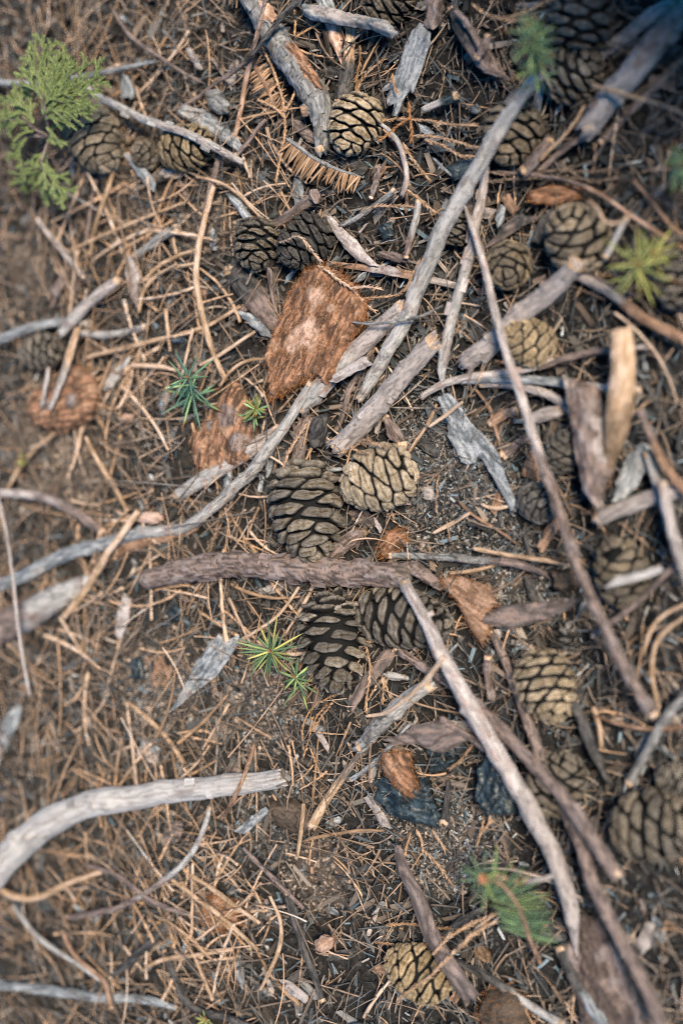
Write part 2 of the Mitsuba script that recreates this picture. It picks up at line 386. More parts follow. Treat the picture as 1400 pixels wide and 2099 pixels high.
# ------------------------------------------------------------------ flat pieces: bark, chips, slabs
def chip_mesh(poly, z0, thick, look, seed, grain=None, slope=(0, 0), curl=0.0, dome=0.0, rough=.0006, step=.00095, edge=.0007, to_look=None, patch=None):
    """poly: outline on the floor plan (m). Returns a list of (v, f, c): a top, and a rim with underside."""
    rg = np.random.default_rng(seed)
    pg = Polygon(poly).buffer(0)
    if pg.geom_type != 'Polygon':
        pg = max(pg.geoms, key=lambda g: g.area)
    L = pg.exterior.length
    nb = max(14, int(L / (step * 1.2)))
    bd = np.array([pg.exterior.interpolate(i / nb, normalized=True).coords[0] for i in range(nb)])
    ctr = bd.mean(0)
    if grain is None:
        _, _, vt = np.linalg.svd(bd - ctr)
        grain = vt[0]
    else:
        grain = np.array([math.cos(grain), math.sin(grain)])
    cross = np.array([-grain[1], grain[0]])
    ls = np.arange(nb) / nb * 2 * math.pi
    j = fbm(np.stack([bd[:, 0] * 330, bd[:, 1] * 330, 0 * ls + seed % 9], -1), 4, seed % 77) - .5
    out = bd - ctr
    out /= np.linalg.norm(out, axis=1, keepdims=True) + 1e-9
    al = np.abs((out @ grain))
    bd = bd + out * (j * edge * (2 + 5 * al ** 3))[:, None]
    pg2 = Polygon(bd).buffer(0)
    if pg2.geom_type != 'Polygon':
        pg2 = max(pg2.geoms, key=lambda g: g.area)
    bd = np.array(pg2.exterior.coords)[:-1]
    if Polygon(bd).exterior.is_ccw is False:
        bd = bd[::-1]
    x0, y0, x1, y1 = pg2.bounds
    gx, gy = np.meshgrid(np.arange(x0, x1, step), np.arange(y0, y1, step))
    g = np.stack([gx.ravel(), gy.ravel()], 1) + rg.uniform(-.3, .3, (gx.size, 2)) * step
    ins = shapely.contains_xy(pg2.buffer(-step * .55), g[:, 0], g[:, 1])
    pts = np.vstack([bd, g[ins]])
    tri = Delaunay(pts).simplices
    cc = pts[tri].mean(1)
    tri = tri[shapely.contains_xy(pg2, cc[:, 0], cc[:, 1])]
    d1 = pts[tri[:, 1]] - pts[tri[:, 0]]
    d2 = pts[tri[:, 2]] - pts[tri[:, 0]]
    flip = d1[:, 0] * d2[:, 1] - d1[:, 1] * d2[:, 0] < 0
    tri[flip] = tri[flip][:, ::-1]
    rel = pts - ctr
    gl, gc = rel @ grain, rel @ cross
    half = max(np.abs(gc).max(), 1e-4)
    q = np.stack([gc, 0 * gc + seed % 5 * .003, gl], -1)
    col, h = surface(look, q, seed)
    big = fbm(np.stack([gc * 75, gl * 40, 0 * gc + seed % 11], -1), 3, seed % 67) - .5
    if to_look:
        c2, h2 = surface(to_look, q, seed + 2)
        e = sstep(.0, .10, fbm(np.stack([gc * 62, gl * 44, 0 * gc + seed % 17], -1), 4, seed % 61) - .5)
        if patch is not None:
            dd = np.min([np.linalg.norm((pts - p[:2]), axis=1) / p[2] for p in patch], axis=0)
            e = sstep(1.25, .70, dd + 1.2 * (fbm(np.stack([gc * 120, gl * 75, 0 * gc], -1), 4, 7) - .5))
        col, h = mixc(col, c2, e), h * (1 - e) + h2 * e + .0007 * e
    dist = shapely.distance(shapely.points(pts), pg2.exterior)
    zt = z0 + slope[0] * rel[:, 0] + slope[1] * rel[:, 1] + curl * (gc / half) ** 2 + dome * (1 - np.exp(-dist / max(half * .5, 1e-4))) + h * 1.3 + big * rough * 3 + thick * .5 * (sstep(0, min(.0018, half), dist) - 1) * .8
    zb = zt[:len(bd)] - thick * (.6 + .5 * (j.mean() + rg.random(len(bd)) * .2))
    top = np.column_stack([pts, zt])
    k = len(bd)
    i = np.arange(k)
    inner = bd + (ctr - bd) * .06
    rim_v = np.vstack([top[:k], np.column_stack([inner, zb]), [[*ctr, z0 - thick - curl * 0]]])
    n = (i + 1) % k
    rim_f = np.vstack([np.stack([i, k + i, k + n], -1), np.stack([i, k + n, n], -1), np.stack([k + n, k + i, 0 * i + 2 * k], -1)])
    rc = np.vstack([col[:k], col[:k], col[:k].mean(0)])
    return [(top, tri, col), (rim_v, rim_f, rc)], (pts, zt, grain)


def chip(name, label, cat, poly, z=5, thick=2.0, look='brown', group=None, bsdf='wood', fibres=0, fibre_look='red', patches=None, slope=(0, 0), grain=None, seed=None, fibre_len=.006, **kw):
    """poly in pixels, at height z (millimetres, of its middle top)."""
    seed = seed or nseed()
    zz = z / 1000
    c = np.mean(poly, axis=0)
    pl = np.array([at(u, v, zz)[:2] for u, v in poly])
    for _ in range(2):     # outlines are read at the height of the tilted piece
        ctr = pl.mean(0)
        pl = np.array([at(u, v, zz + slope[0] * (p[0] - ctr[0]) + slope[1] * (p[1] - ctr[1]))[:2] for (u, v), p in zip(poly, pl)])
    if patches:
        kw['patch'] = [(*at(u, v, zz)[:2], r * mpp(u, v, zz)) for u, v, r in patches]
    if grain is not None:
        grain = math.radians(grain)
    ms, (pts, zt, g) = chip_mesh(pl, zz, thick / 1000, look, seed, grain=grain, slope=slope, **kw)
    mesh, col = joined(ms)
    key = thing(name, label, cat, group, mesh, col, bsdf, smooth=True)
    if fibres:
        rg = np.random.default_rng(seed)
        i = rg.integers(0, len(pts), fibres)
        nb = min(len(pts) - 1, max(10, int(len(ms[1][0]) / 2)))
        i[: fibres // 3] = rg.integers(0, nb, fibres // 3)
        base = np.column_stack([pts[i], zt[i] - .0006])
        ang = math.atan2(g[1], g[0]) + rg.normal(0, .30, fibres) + math.pi * rg.integers(0, 2, fibres)
        ln = rg.uniform(.4, 1.0, fibres) * fibre_len
        v, f, cc = strands(base, ang, rg.normal(.10, .16, fibres), ln, rg.uniform(.00008, .00018, fibres), rg.normal(0, .8, fibres), rg, 4, 3,
                           palette=[(182, 126, 78), (142, 96, 68), (204, 152, 92), (116, 82, 64), (200, 146, 70), (160, 116, 88)])
        part(key, 'bark_fibre', (v, f), cc, 'litter', kind='stuff')
    return key


# ------------------------------------------------------------------ strands: litter, needles and fibres, many at once
def strands(base, ang, lift, ln, rad, bend, rg, seg=6, m=4, palette=((190, 150, 110),), taper=.55, mid=False, rough=0.0, tone=.14):
    n = len(base)
    t = np.linspace(0, 1, seg + 1)[None]
    a = ang[:, None] + bend[:, None] * (t - .5)
    dx, dy = np.cos(a), np.sin(a)
    dz = np.tan(np.clip(lift, -1, 1.2))[:, None] + 0 * t
    d = np.stack([dx, dy, dz], -1)
    d /= np.linalg.norm(d, axis=-1, keepdims=True)
    st = (ln / seg)[:, None, None]
    P = np.concatenate([np.zeros((n, 1, 3)), np.cumsum(d[:, :-1] * st, axis=1)], 1)
    if mid:
        P = P - P.mean(1, keepdims=True)
    P = P + base[:, None]
    if rough:
        P = P + rg.normal(0, 1, P.shape) * rough * rad[:, None, None]
    side = np.stack([-dy, dx, 0 * dx], -1)
    up = np.cross(d, side)
    r = rad[:, None] * (1 - taper * t ** 1.5) * (1 + rg.normal(0, .10, (n, seg + 1)))
    th = np.arange(m) * 2 * math.pi / m + .4
    V = P[:, :, None] + r[:, :, None, None] * (np.cos(th)[None, None, :, None] * side[:, :, None] + np.sin(th)[None, None, :, None] * up[:, :, None])
    f1 = tube_faces(seg + 1, m)
    cap = np.array([[0, k + 1, k] for k in range(1, m - 1)] + [[seg * m, seg * m + k, seg * m + k + 1] for k in range(1, m - 1)])
    f1 = np.vstack([f1, cap])
    k = (seg + 1) * m
    F = f1[None] + (np.arange(n) * k)[:, None, None]
    pal = np.asarray(palette, float)
    c = pal[rg.integers(0, len(pal), n)] * np.clip(rg.normal(1, tone, n), .55, 1.4)[:, None]
    c = c[:, None] * np.clip(rg.normal(1, .10, (n, seg + 1)), .7, 1.3)[:, :, None]
    C = np.repeat(lin(np.clip(c, 4, 245))[:, :, None], m, 2)
    return V.reshape(-1, 3), F.reshape(-1, 3), C.reshape(-1, 3)


def blades(base, d, ln, rad, colors, flat=.5, sag=0.0, seg=4, m=4, prof=(.55, 1, .95, .7, .12), nrm=None):
    """Needles and scale leaves: spindles from base along d; colours (n, 3) linear."""
    n = len(base)
    d = d / (np.linalg.norm(d, axis=1, keepdims=True) + 1e-12)
    ref = np.array([0, 0, 1.0]) if nrm is None else nrm
    side = np.cross(d, np.broadcast_to(ref, d.shape))
    bad = np.linalg.norm(side, axis=1) < .05
    side[bad] = np.cross(d[bad], [1.0, 0, 0])
    side /= np.linalg.norm(side, axis=1, keepdims=True)
    up = np.cross(side, d)
    t = np.linspace(0, 1, seg + 1)
    P = base[:, None] + d[:, None] * (ln[:, None] * t)[..., None]
    sg = np.broadcast_to(np.asarray(sag, float).reshape(-1, 1), (n, 1)) * ln[:, None] * t ** 2
    P = P - up[:, None] * sg[..., None]
    r = rad[:, None] * np.interp(t, np.linspace(0, 1, len(prof)), prof)
    th = np.arange(m) * 2 * math.pi / m
    V = P[:, :, None] + r[:, :, None, None] * (np.cos(th)[None, None, :, None] * side[:, None, None] + flat * np.sin(th)[None, None, :, None] * up[:, None, None])
    f1 = tube_faces(seg + 1, m)
    cap = np.array([[0, k + 1, k] for k in range(1, m - 1)] + [[seg * m, seg * m + k, seg * m + k + 1] for k in range(1, m - 1)])
    f1 = np.vstack([f1, cap])
    k = (seg + 1) * m
    F = f1[None] + (np.arange(n) * k)[:, None, None]
    C = np.repeat(colors[:, None], k, 1)
    return V.reshape(-1, 3), F.reshape(-1, 3), C.reshape(-1, 3)


def pick(pal, n, rg, tone=.12):
    pal = np.asarray(pal, float)
    return lin(np.clip(pal[rg.integers(0, len(pal), n)] * np.clip(rg.normal(1, tone, n), .6, 1.4)[:, None], 3, 245))


TANP = [(206, 174, 138), (186, 152, 118), (222, 194, 158), (170, 138, 110)]
GREYP = [(150, 132, 114), (128, 112, 98), (168, 148, 126)]


def spray_parts(P, s, rg, pal, leaf=.0042, rad=.00042, core=.0005):
    t, a, b = frames(P)
    n = max(4, int(s[-1] / .0011))
    i = np.linspace(0, len(P) - 1.001, n).astype(int)
    ph = np.arange(n) * 2.2 + rg.uniform(0, 6)
    out = a[i] * np.cos(ph)[:, None] + b[i] * np.sin(ph)[:, None]
    d = t[i] + out * rg.uniform(.12, .46, n)[:, None]
    ln = leaf * rg.uniform(.7, 1.15, n)
    v1 = blades(P[i] + out * core * .5, d, ln, rad * rg.uniform(.8, 1.2, n), pick(pal, n, rg, .10), .8, -.1, 3, 4, (.7, 1, .8, .1))
    m = 5
    th = np.arange(m) * 2 * math.pi / m
    r = core * (1 + .25 * np.sin(s * 2600))
    v = P[:, None] + r[:, None, None] * (np.cos(th)[None, :, None] * a[:, None] + np.sin(th)[None, :, None] * b[:, None])
    c = np.repeat(pick(pal[:2], len(P), rg, .08)[:, None], m, 1)
    return [v1, (v.reshape(-1, 3), tube_faces(len(P), m), c.reshape(-1, 3))]


def spray(name, label, cat, paths, z=8, pal=TANP, group=None, leaf=.0042, rad=.00042, core=.0005):
    """A shed scale-leaved shoot; paths: one or more polylines in pixels (side shoots)."""
    rg = np.random.default_rng(nseed())
    out = []
    for k, pts in enumerate(paths):
        zz = np.interp(np.linspace(0, 1, len(pts)), np.linspace(0, 1, np.size(z)), np.atleast_1d(z)) / 1000 + .0008 * k
        rows = [at(u, v, q) for (u, v), q in zip(pts, zz)]
        P, s = curve(rows, .0010)
        P = P + (fbm(np.stack([s * 120, 0 * s + k, 0 * s + 3.3], -1)[:, None] + np.arange(3)[None, :, None] * 5.1, 2, 2) - .5) * .0012
        out += spray_parts(P, s, rg, pal, leaf, rad, core)
    (v, f), c = joined(out)
    return thing(name, label, cat, group, (v, f), c, 'litter')


# ------------------------------------------------------------------ pine cones
def pine_cone(label, u, v, L, W, ang, pitch=0, sink=.25, tones=((176, 152, 116), (150, 126, 98)), n=36, opn=0.0, w=.52, gap=.0007, stem=None, seed=None, dome=.0017, rough=1.0, damage=0.0):
    """A closed woody cone of shield-shaped scales. (u, v), L, W in pixels; ang: where its tip points, in the picture's degrees; pitch: how far the tip is raised."""
    seed = seed or nseed()
    rg = np.random.default_rng(seed)
    k = mpp(u, v, .015)
    a, b = L / 2 * k, W / 2 * k
    zc = b * (1 - 2 * sink) + .004
    C = at(u, v, zc)
    A, Pt = math.radians(ang), math.radians(pitch)
    e1 = np.array([math.cos(A) * math.cos(Pt), math.sin(A) * math.cos(Pt), math.sin(Pt)])
    e2 = np.array([-math.sin(A), math.cos(A), 0])
    e3 = np.cross(e1, e2)
    M = np.stack([e1, e2, e3], 0)
    egg = .16

    def shape(un):
        un = un / np.linalg.norm(un, axis=-1, keepdims=True)
        bb = b * (1 - egg * un[..., 0])
        return np.stack([a * np.sign(un[..., 0]) * np.abs(un[..., 0]) ** .92, bb * un[..., 1], bb * un[..., 2]], -1)

    i = np.arange(n) + .5
    x = 1 - 2 * i / n
    ph = i * 2.399963 + rg.uniform(0, 6) + rg.normal(0, .10, n)
    x = np.clip(x + rg.normal(0, .012, n), -.985, .985)
    un = np.stack([x, np.sqrt(1 - x * x) * np.cos(ph), np.sqrt(1 - x * x) * np.sin(ph)], -1)
    S = shape(un)
    eps = 1e-3
    rad = np.stack([0 * x, np.cos(ph), np.sin(ph)], -1)
    Tn = np.stack([0 * x, -np.sin(ph), np.cos(ph)], -1)
    Bt = shape(un + eps * np.stack([1 - x * x, -x * un[:, 1], -x * un[:, 2]], -1)) - S
    Bt /= np.linalg.norm(Bt, axis=1, keepdims=True)
    N = np.cross(Tn, Bt)
    N *= np.sign((N * S).sum(1))[:, None]
    key = thing('pine_cone', label, 'pine cone')
    opn, gap, damage = opn + rg.uniform(0, .35), gap * rg.uniform(.72, 1.15), max(damage, rg.choice([0, .0, .025]))
    # the dark body between the scales
    th, la = np.meshgrid(np.linspace(0, 2 * math.pi, 25)[:-1], np.linspace(-.98, .98, 15))
    cu = np.stack([la, np.sqrt(1 - la ** 2) * np.cos(th), np.sqrt(1 - la ** 2) * np.sin(th)], -1)
    cv = shape(cu) * .76
    cp = cv.reshape(-1, 3) @ M + C
    cf = tube_faces(15, 24)
    part(key, 'core', (cp, cf), np.repeat(lin((28, 28, 31))[None], len(cp), 0), 'cone_skin')
    K = 30
    phi = np.arange(K) * 2 * math.pi / K
    tree = cKDTree(S)
    for s in range(n):
        Nw = N[s] @ M
        if Nw[2] < -.55:
            continue
        if damage and rg.random() < damage:
            continue
        nb = tree.query(S[s], min(n, 14))[1]
        nb = nb[nb != s]
        d0 = np.cos(phi)[:, None] * Tn[s] / w + np.sin(phi)[:, None] * Bt[s]
        lo, hi = np.zeros(K), np.full(K, .75 * b)

        def metric(X, j):
            D = X - S[j]
            return (w * (D @ Tn[j])) ** 2 + (D @ Bt[j]) ** 2 + .5 * (D @ N[j]) ** 2
        ax = np.array([a, b, b])
        for _ in range(13):
            mid = (lo + hi) / 2
            X = shape((S[s] + d0 * mid[:, None]) / ax)
            own = metric(X, s)
            oth = np.min([metric(X, j) for j in nb], axis=0)
            ok = (own < oth) & (own > -1)
            lo, hi = np.where(ok, mid, lo), np.where(ok, hi, mid)
        rho = lo
        rho = (np.roll(rho, 1) + 5 * rho + np.roll(rho, -1)) / 7
        dl = np.linalg.norm(d0, axis=1)
        rho = np.maximum(rho - 1.8 * gap * rg.uniform(.75, 1.4) / dl, rho * .55)
        rho *= 1 + .05 * (noise(np.stack([np.cos(phi) * 2.5, np.sin(phi) * 2.5, 0 * phi + s], -1), seed % 51) - .5)
        fr = np.array([.0, .12, .26, .42, .58, .74, .86, .95, 1.0, .96, .62])
        hp = np.array([1, 1, .99, .96, .90, .82, .70, .52, .22, -.9, -3.2])
        X = shape((S[s] + d0[None] * (rho[None] * fr[:, None])[..., None]) / ax)
        lc = (X - S[s])
        lt, lb = lc @ Tn[s], lc @ Bt[s]
        H = dome * (b / .024)
        rr = max(rho.max(), 1e-4)
        q = np.stack([lt, lb, 0 * lt + (s * 7 + seed % 90) * .01], -1)
        bulge = hp[:, None] * H
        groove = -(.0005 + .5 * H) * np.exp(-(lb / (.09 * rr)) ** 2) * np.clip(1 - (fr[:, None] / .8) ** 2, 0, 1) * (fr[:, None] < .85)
        rid = noise(np.stack([lt * 1500, np.abs(lb) * 160, 0 * lt + s + seed % 40], -1), 3) - .5
        wr = noise(np.stack([phi[None] * 4.2 + 0 * lt, fr[:, None] * 2.2 + 0 * lt, 0 * lt + s * 3.1], -1), seed % 43) - .5
        hgt = bulge + groove + (rid * .0010 + wr * .0009) * rough * (fr[:, None] <= 1) + opn * .0035 * (lb / rr) * (fr[:, None] > .01)
        up = (hgt[..., None]) * N[s]
        Y = X + up
        Yw = Y.reshape(-1, 3) @ M + C
        base = np.array(tones[0], float) * (1 - (bl := rg.random() * .9)) + np.array(tones[1], float) * bl
        base = base * rg.uniform(.90, 1.08)
        g1 = fbm(q * np.array([420, 420, 1]), 3, seed % 37)
        g2 = noise(np.stack([lt * 1900, np.abs(lb) * 240, q[..., 2] * 100], -1), 5)
        col = base[None, None] * (.66 + .68 * g1[..., None])
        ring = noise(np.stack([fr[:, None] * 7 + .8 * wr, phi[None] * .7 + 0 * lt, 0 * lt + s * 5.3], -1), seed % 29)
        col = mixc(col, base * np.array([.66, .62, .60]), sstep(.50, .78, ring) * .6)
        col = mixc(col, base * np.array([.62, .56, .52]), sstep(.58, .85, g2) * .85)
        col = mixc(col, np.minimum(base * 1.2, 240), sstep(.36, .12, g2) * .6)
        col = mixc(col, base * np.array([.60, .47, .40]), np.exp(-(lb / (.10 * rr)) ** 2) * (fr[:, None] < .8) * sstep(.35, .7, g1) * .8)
        col[-2:] = np.array([44, 40, 40])      # flanks of a scale: dark wood, with the shade of the seams painted in
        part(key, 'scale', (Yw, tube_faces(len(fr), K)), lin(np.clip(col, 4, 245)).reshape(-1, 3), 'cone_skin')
    if stem:
        rows = [[*at(uu, vv, zz / 1000), ww / 2 * mpp(uu, vv)] for uu, vv, zz, ww in stem[0]]
        Q, ss = curve(rows, .0012)
        mm, cc, ee = limb_mesh(Q[:, :3], Q[:, 3], ss, stem[1], seed, ('round', 'broken'))
        part(key, 'stalk', mm, cc, 'wood')
    return key


# ------------------------------------------------------------------ seedlings
GREENP = [(116, 138, 96), (98, 122, 90), (138, 154, 108), (86, 112, 88), (154, 164, 120)]
BLUEG = [(92, 128, 112), (108, 142, 120), (80, 114, 102), (136, 158, 122), (152, 164, 128)]
YELG = [(146, 152, 84), (164, 164, 98), (126, 138, 78), (176, 170, 118)]


def seedling(label, base, top, whorls, pal, needle_px, width=.00075, stem_w=.0011, sag=.10, elev=(10, 60), tip=(150, 100, 72), aim=None, spread=360):
    """A conifer seedling. base, top: (u, v, z mm); whorls: (fraction of the stem, number of needles, length factor)."""
    rg = np.random.default_rng(nseed())
    key = thing('seedling', label, 'seedling')
    p0, p1 = at(base[0], base[1], base[2] / 1000), at(top[0], top[1], top[2] / 1000)
    mid = (p0 + p1) / 2 + np.array([rg.normal(0, .003), rg.normal(0, .003), 0])
    P, s = curve([p0, mid, p1], .0012)
    mm, cc, _ = limb_mesh(P, np.linspace(stem_w, stem_w * .7, len(P)), s, 'rust', nseed(), ('broken', 'round'))
    part(key, 'stem', mm, cc, 'wood')
    ln = needle_px * mpp(top[0], top[1], top[2] / 1000)
    for fr, cnt, lf in whorls:
        j = int(fr * (len(P) - 1))
        for q in range(cnt):
            az = (q + rg.uniform(-.3, .3)) / cnt * math.radians(spread) + fr * 5 + (math.radians(aim) if aim is not None else 0)
            el = math.radians(rg.uniform(*elev))
            d = np.array([math.cos(az) * math.cos(el), math.sin(az) * math.cos(el), math.sin(el)])
            c = pick(pal, 1, rg, .12)
            L1 = ln * lf * rg.uniform(.55, 1.15)
            v, f, col = blades((P[j] + d * stem_w * .5 + np.array([0, 0, rg.normal(0, .0012)]))[None], d[None], np.array([L1]), np.array([width]), c, .5, sag * rg.uniform(.3, 1.6), 6, 5, (.5, .9, 1, 1, .9, .6, .1))
            if rg.random() < .25:
                col = col.copy()
                col[-10:] = lin(tip)
            part(key, 'needle', (v, f), col, 'leaf')
    # bud
    bp = P[-1]
    n = 10
    az = rg.uniform(0, 6.28, n)
    d = np.stack([np.cos(az) * .6, np.sin(az) * .6, 0 * az + 1], -1)
    v, f, col = blades(np.repeat(bp[None], n, 0), d, np.full(n, .0026), np.full(n, .0006), pick([(160, 108, 76), (140, 96, 70)], n, rg), .8)
    part(key, 'bud', (v, f), col, 'leaf')
    return key


def flat_frond(p0, d, nrm, L, rg, pal, depth=0, wid=.0009):
    """Flattened spray of scale leaves: a list of (v, f, c)."""
    side = np.cross(nrm, d)
    side /= np.linalg.norm(side)
    k = max(3, int(L / .0016))
    t = np.arange(k) / k
    bend = rg.normal(0, .10)
    P = p0 + d * (L * t)[:, None] + side * (bend * L * t ** 2)[:, None] - nrm * (L * .22 * t ** 2)[:, None]
    out = []
    pos, dirs, ln, rr = [], [], [], []
    for s_ in (-1, 1, 0):
        pos.append(P + side * s_ * wid * .25)
        dirs.append(np.repeat((d + side * s_ * .42)[None], k, 0))
        ln.append(np.full(k, .0028 if s_ else .0024)); rr.append(np.full(k, wid * .62))
    n = 3 * k
    c = pick(pal, n, rg, .10)
    out.append(blades(np.vstack(pos), np.vstack(dirs), np.concatenate(ln), np.concatenate(rr), c, .45, .05, 2, 4, (.7, 1, .12), nrm=np.repeat(nrm[None], n, 0)))
    if depth < 2 and L > .0075:
        m = max(2, int(L / (.0056 if depth == 0 else .0046)))
        for q in range(m):
            f = (q + .7) / (m + .4)
            sg = 1 if q % 2 else -1
            an = math.radians(rg.uniform(30, 44))
            dd = d * math.cos(an) + side * sg * math.sin(an)
            pp = p0 + d * L * f + side * bend * L * f * f - nrm * L * .22 * f * f
            ll = L * (.62 - .34 * f) * rg.uniform(.85, 1.15)
            out += flat_frond(pp, dd / np.linalg.norm(dd), nrm, ll, rg, pal, depth + 1, wid * .92)
    return out


# ================================================================== THE FOREST FLOOR
def near(xy, spots):
    """1 inside the spots (u, v, radius in pixels), 0 outside, soft rim."""
    d = np.min([np.hypot(xy[:, 0] - at(u, v)[0], xy[:, 1] - at(u, v)[1]) / (r * mpp(u, v)) for u, v, r in spots], axis=0)
    return sstep(1.25, .7, d)


BARE = [(930, 960, 105), (960, 1060, 115), (880, 880, 70), (880, 1730, 95), (960, 1700, 70), (560, 1670, 75), (530, 1440, 70), (330, 1400, 60), (1090, 1200, 70)]
DUSTY = [(330, 1392, 95), (540, 1450, 80), (90, 880, 100), (150, 960, 90), (420, 470, 60), (260, 440, 60), (40, 560, 70), (640, 1790, 70), (900, 1740, 80)]


def grid_axis(lo, hi, step, far):
    core = np.arange(lo, hi, step)
    k = np.geomspace(step, far, 34).cumsum()
    return np.r_[lo - k[::-1], core, core[-1] + k]


gx_, gy_ = grid_axis(-.42, .40, .0021, 1.1), grid_axis(-.46, .46, .0021, 1.1)
X, Y = np.meshgrid(gx_, gy_)
Zg = floor_z(X, Y)
q = np.stack([X, Y, 0 * X], -1)
Zg = Zg + (noise(q * 330, 2) - .5) * .0030 + (noise(q * 700, 4) - .5) * .0012
nx, ny = len(gx_), len(gy_)
ii, jj = np.meshgrid(np.arange(ny - 1), np.arange(nx - 1), indexing='ij')
a0 = (ii * nx + jj).ravel()
gf = np.vstack([np.stack([a0, a0 + 1, a0 + nx + 1], -1), np.stack([a0, a0 + nx + 1, a0 + nx], -1)])


DUST_AT = [(float(at(u, v)[0]), float(at(u, v)[1]), r * mpp(u, v)) for u, v, r in DUSTY]


def soil_color(p, n, uv):
    big = mikit.fbm(p.x * 14 + 5, p.y * 14, 0.0, 3)
    d1, d2, r = mikit.voronoi(p.x * 620, p.y * 620)
    fine = mikit.fbm(p.x * 900, p.y * 900, p.z * 900, 3)
    warm = mikit.smoothstep(0.06, -0.16, p.x + 0.25 * (big - 0.5))
    c = mikit.mix((0.034, 0.034, 0.035), (0.050, 0.045, 0.042), warm)
    c = c * (0.55 + 0.9 * fine) * (0.75 + 0.5 * r)
    d = mi.Float(9)
    for x, y, r_ in DUST_AT:
        d = dr.minimum(d, dr.sqrt(dr.square(p.x - x) + dr.square(p.y - y)) / r_)
    d += 1.1 * (mikit.fbm(p.x * 45, p.y * 45, 3.0, 4) - 0.5)
    c = mikit.mix(c, mi.Color3f(0.135, 0.108, 0.092) * (0.6 + 0.8 * fine), mikit.smoothstep(1.1, 0.6, d) * 0.7)
    return mikit.mix(c, (0.10, 0.092, 0.086), mikit.smoothstep(0.93, 0.97, r) * 0.8)


scene['soil_matter'] = {'type': 'diffuse', 'reflectance': mikit.proc(soil_color)}
scene['ground'] = mikit.ply((np.stack([X, Y, Zg], -1).reshape(-1, 3), gf), 'soil_matter', smooth=True)
labels['ground'] = {'kind': 'structure', 'label': 'dark brown forest soil under the shed needles and bark'}

rng = np.random.default_rng(11)
XL, XH, YL, YH = -.40, .36, -.44, .44


def scatter(n, keep=None, spots=None):
    if spots:                                           # straight into the bare patches
        k = rng.choice(len(spots), n, p=(w := np.array([r * r for _, _, r in spots], float)) / w.sum())
        a, d = rng.uniform(0, 6.28, n), np.sqrt(rng.random(n)) * 1.25
        c = np.array([at(u, v)[:2] for u, v, _ in spots])[k]
        r = np.array([r * mpp(u, v) for u, v, r in spots])[k]
        return c + (np.stack([np.cos(a), np.sin(a)], 1) * (d * r)[:, None])
    p = np.column_stack([rng.uniform(XL, XH, n), rng.uniform(YL, YH, n)])
    if keep is not None:
        p = p[rng.random(n) < keep(p)]
    return p


def leftness(p):
    return sstep(.10, -.12, p[:, 0] + .10 * (fbm(np.column_stack([p * 9, 0 * p[:, :1]]), 3, 8) - .5) + .05 * (p[:, 1] > 0))


# crumbs of soil, thousands of them
def crumbs(n, r0, r1, pal, keep=None, up=.4, spots=None):
    import trimesh
    p = scatter(n, keep, spots)
    n = len(p)
    ico = trimesh.creation.icosahedron()
    V0, F0 = np.asarray(ico.vertices), np.asarray(ico.faces)
    r = np.exp(rng.uniform(np.log(r0), np.log(r1), n))
    sc = r[:, None] * rng.uniform(.55, 1.25, (n, 3))
    V = V0[None] * (1 + rng.normal(0, .16, (n, 12, 1))) * sc[:, None]
    an = rng.uniform(0, 6.28, n)
    ca, sa = np.cos(an)[:, None], np.sin(an)[:, None]
    V = np.stack([V[..., 0] * ca - V[..., 1] * sa, V[..., 0] * sa + V[..., 1] * ca, V[..., 2]], -1)
    V = V + np.column_stack([p, floor_z(p[:, 0], p[:, 1]) + r * up])[:, None]
    F = F0[None] + (np.arange(n) * 12)[:, None, None]
    C = np.repeat(pick(pal, n, rng, .22)[:, None], 12, 1)
    return V.reshape(-1, 3), F.reshape(-1, 3), C.reshape(-1, 3)


SOILP = [(76, 74, 73), (60, 60, 62), (96, 92, 89), (52, 55, 60), (120, 115, 112), (66, 69, 72)]
m1 = crumbs(9000, .0006, .0019, SOILP)
m2 = crumbs(13000, .0005, .0016, SOILP + [(138, 130, 124), (128, 126, 128), (164, 158, 154), (148, 138, 130)], spots=BARE)
m4 = crumbs(7000, .0005, .0018, [(146, 128, 116), (120, 108, 102), (168, 150, 138), (92, 88, 88), (158, 142, 132)], spots=DUSTY)
m3 = crumbs(700, .0014, .0032, SOILP + [(146, 126, 112), (60, 74, 80)])
(v, f), c = joined([m1, m2, m3, m4])
thing('soil_crumbs', 'loose crumbs of dark soil scattered over the forest floor', 'soil', None, (v, f), c, 'litter', False, 'stuff')


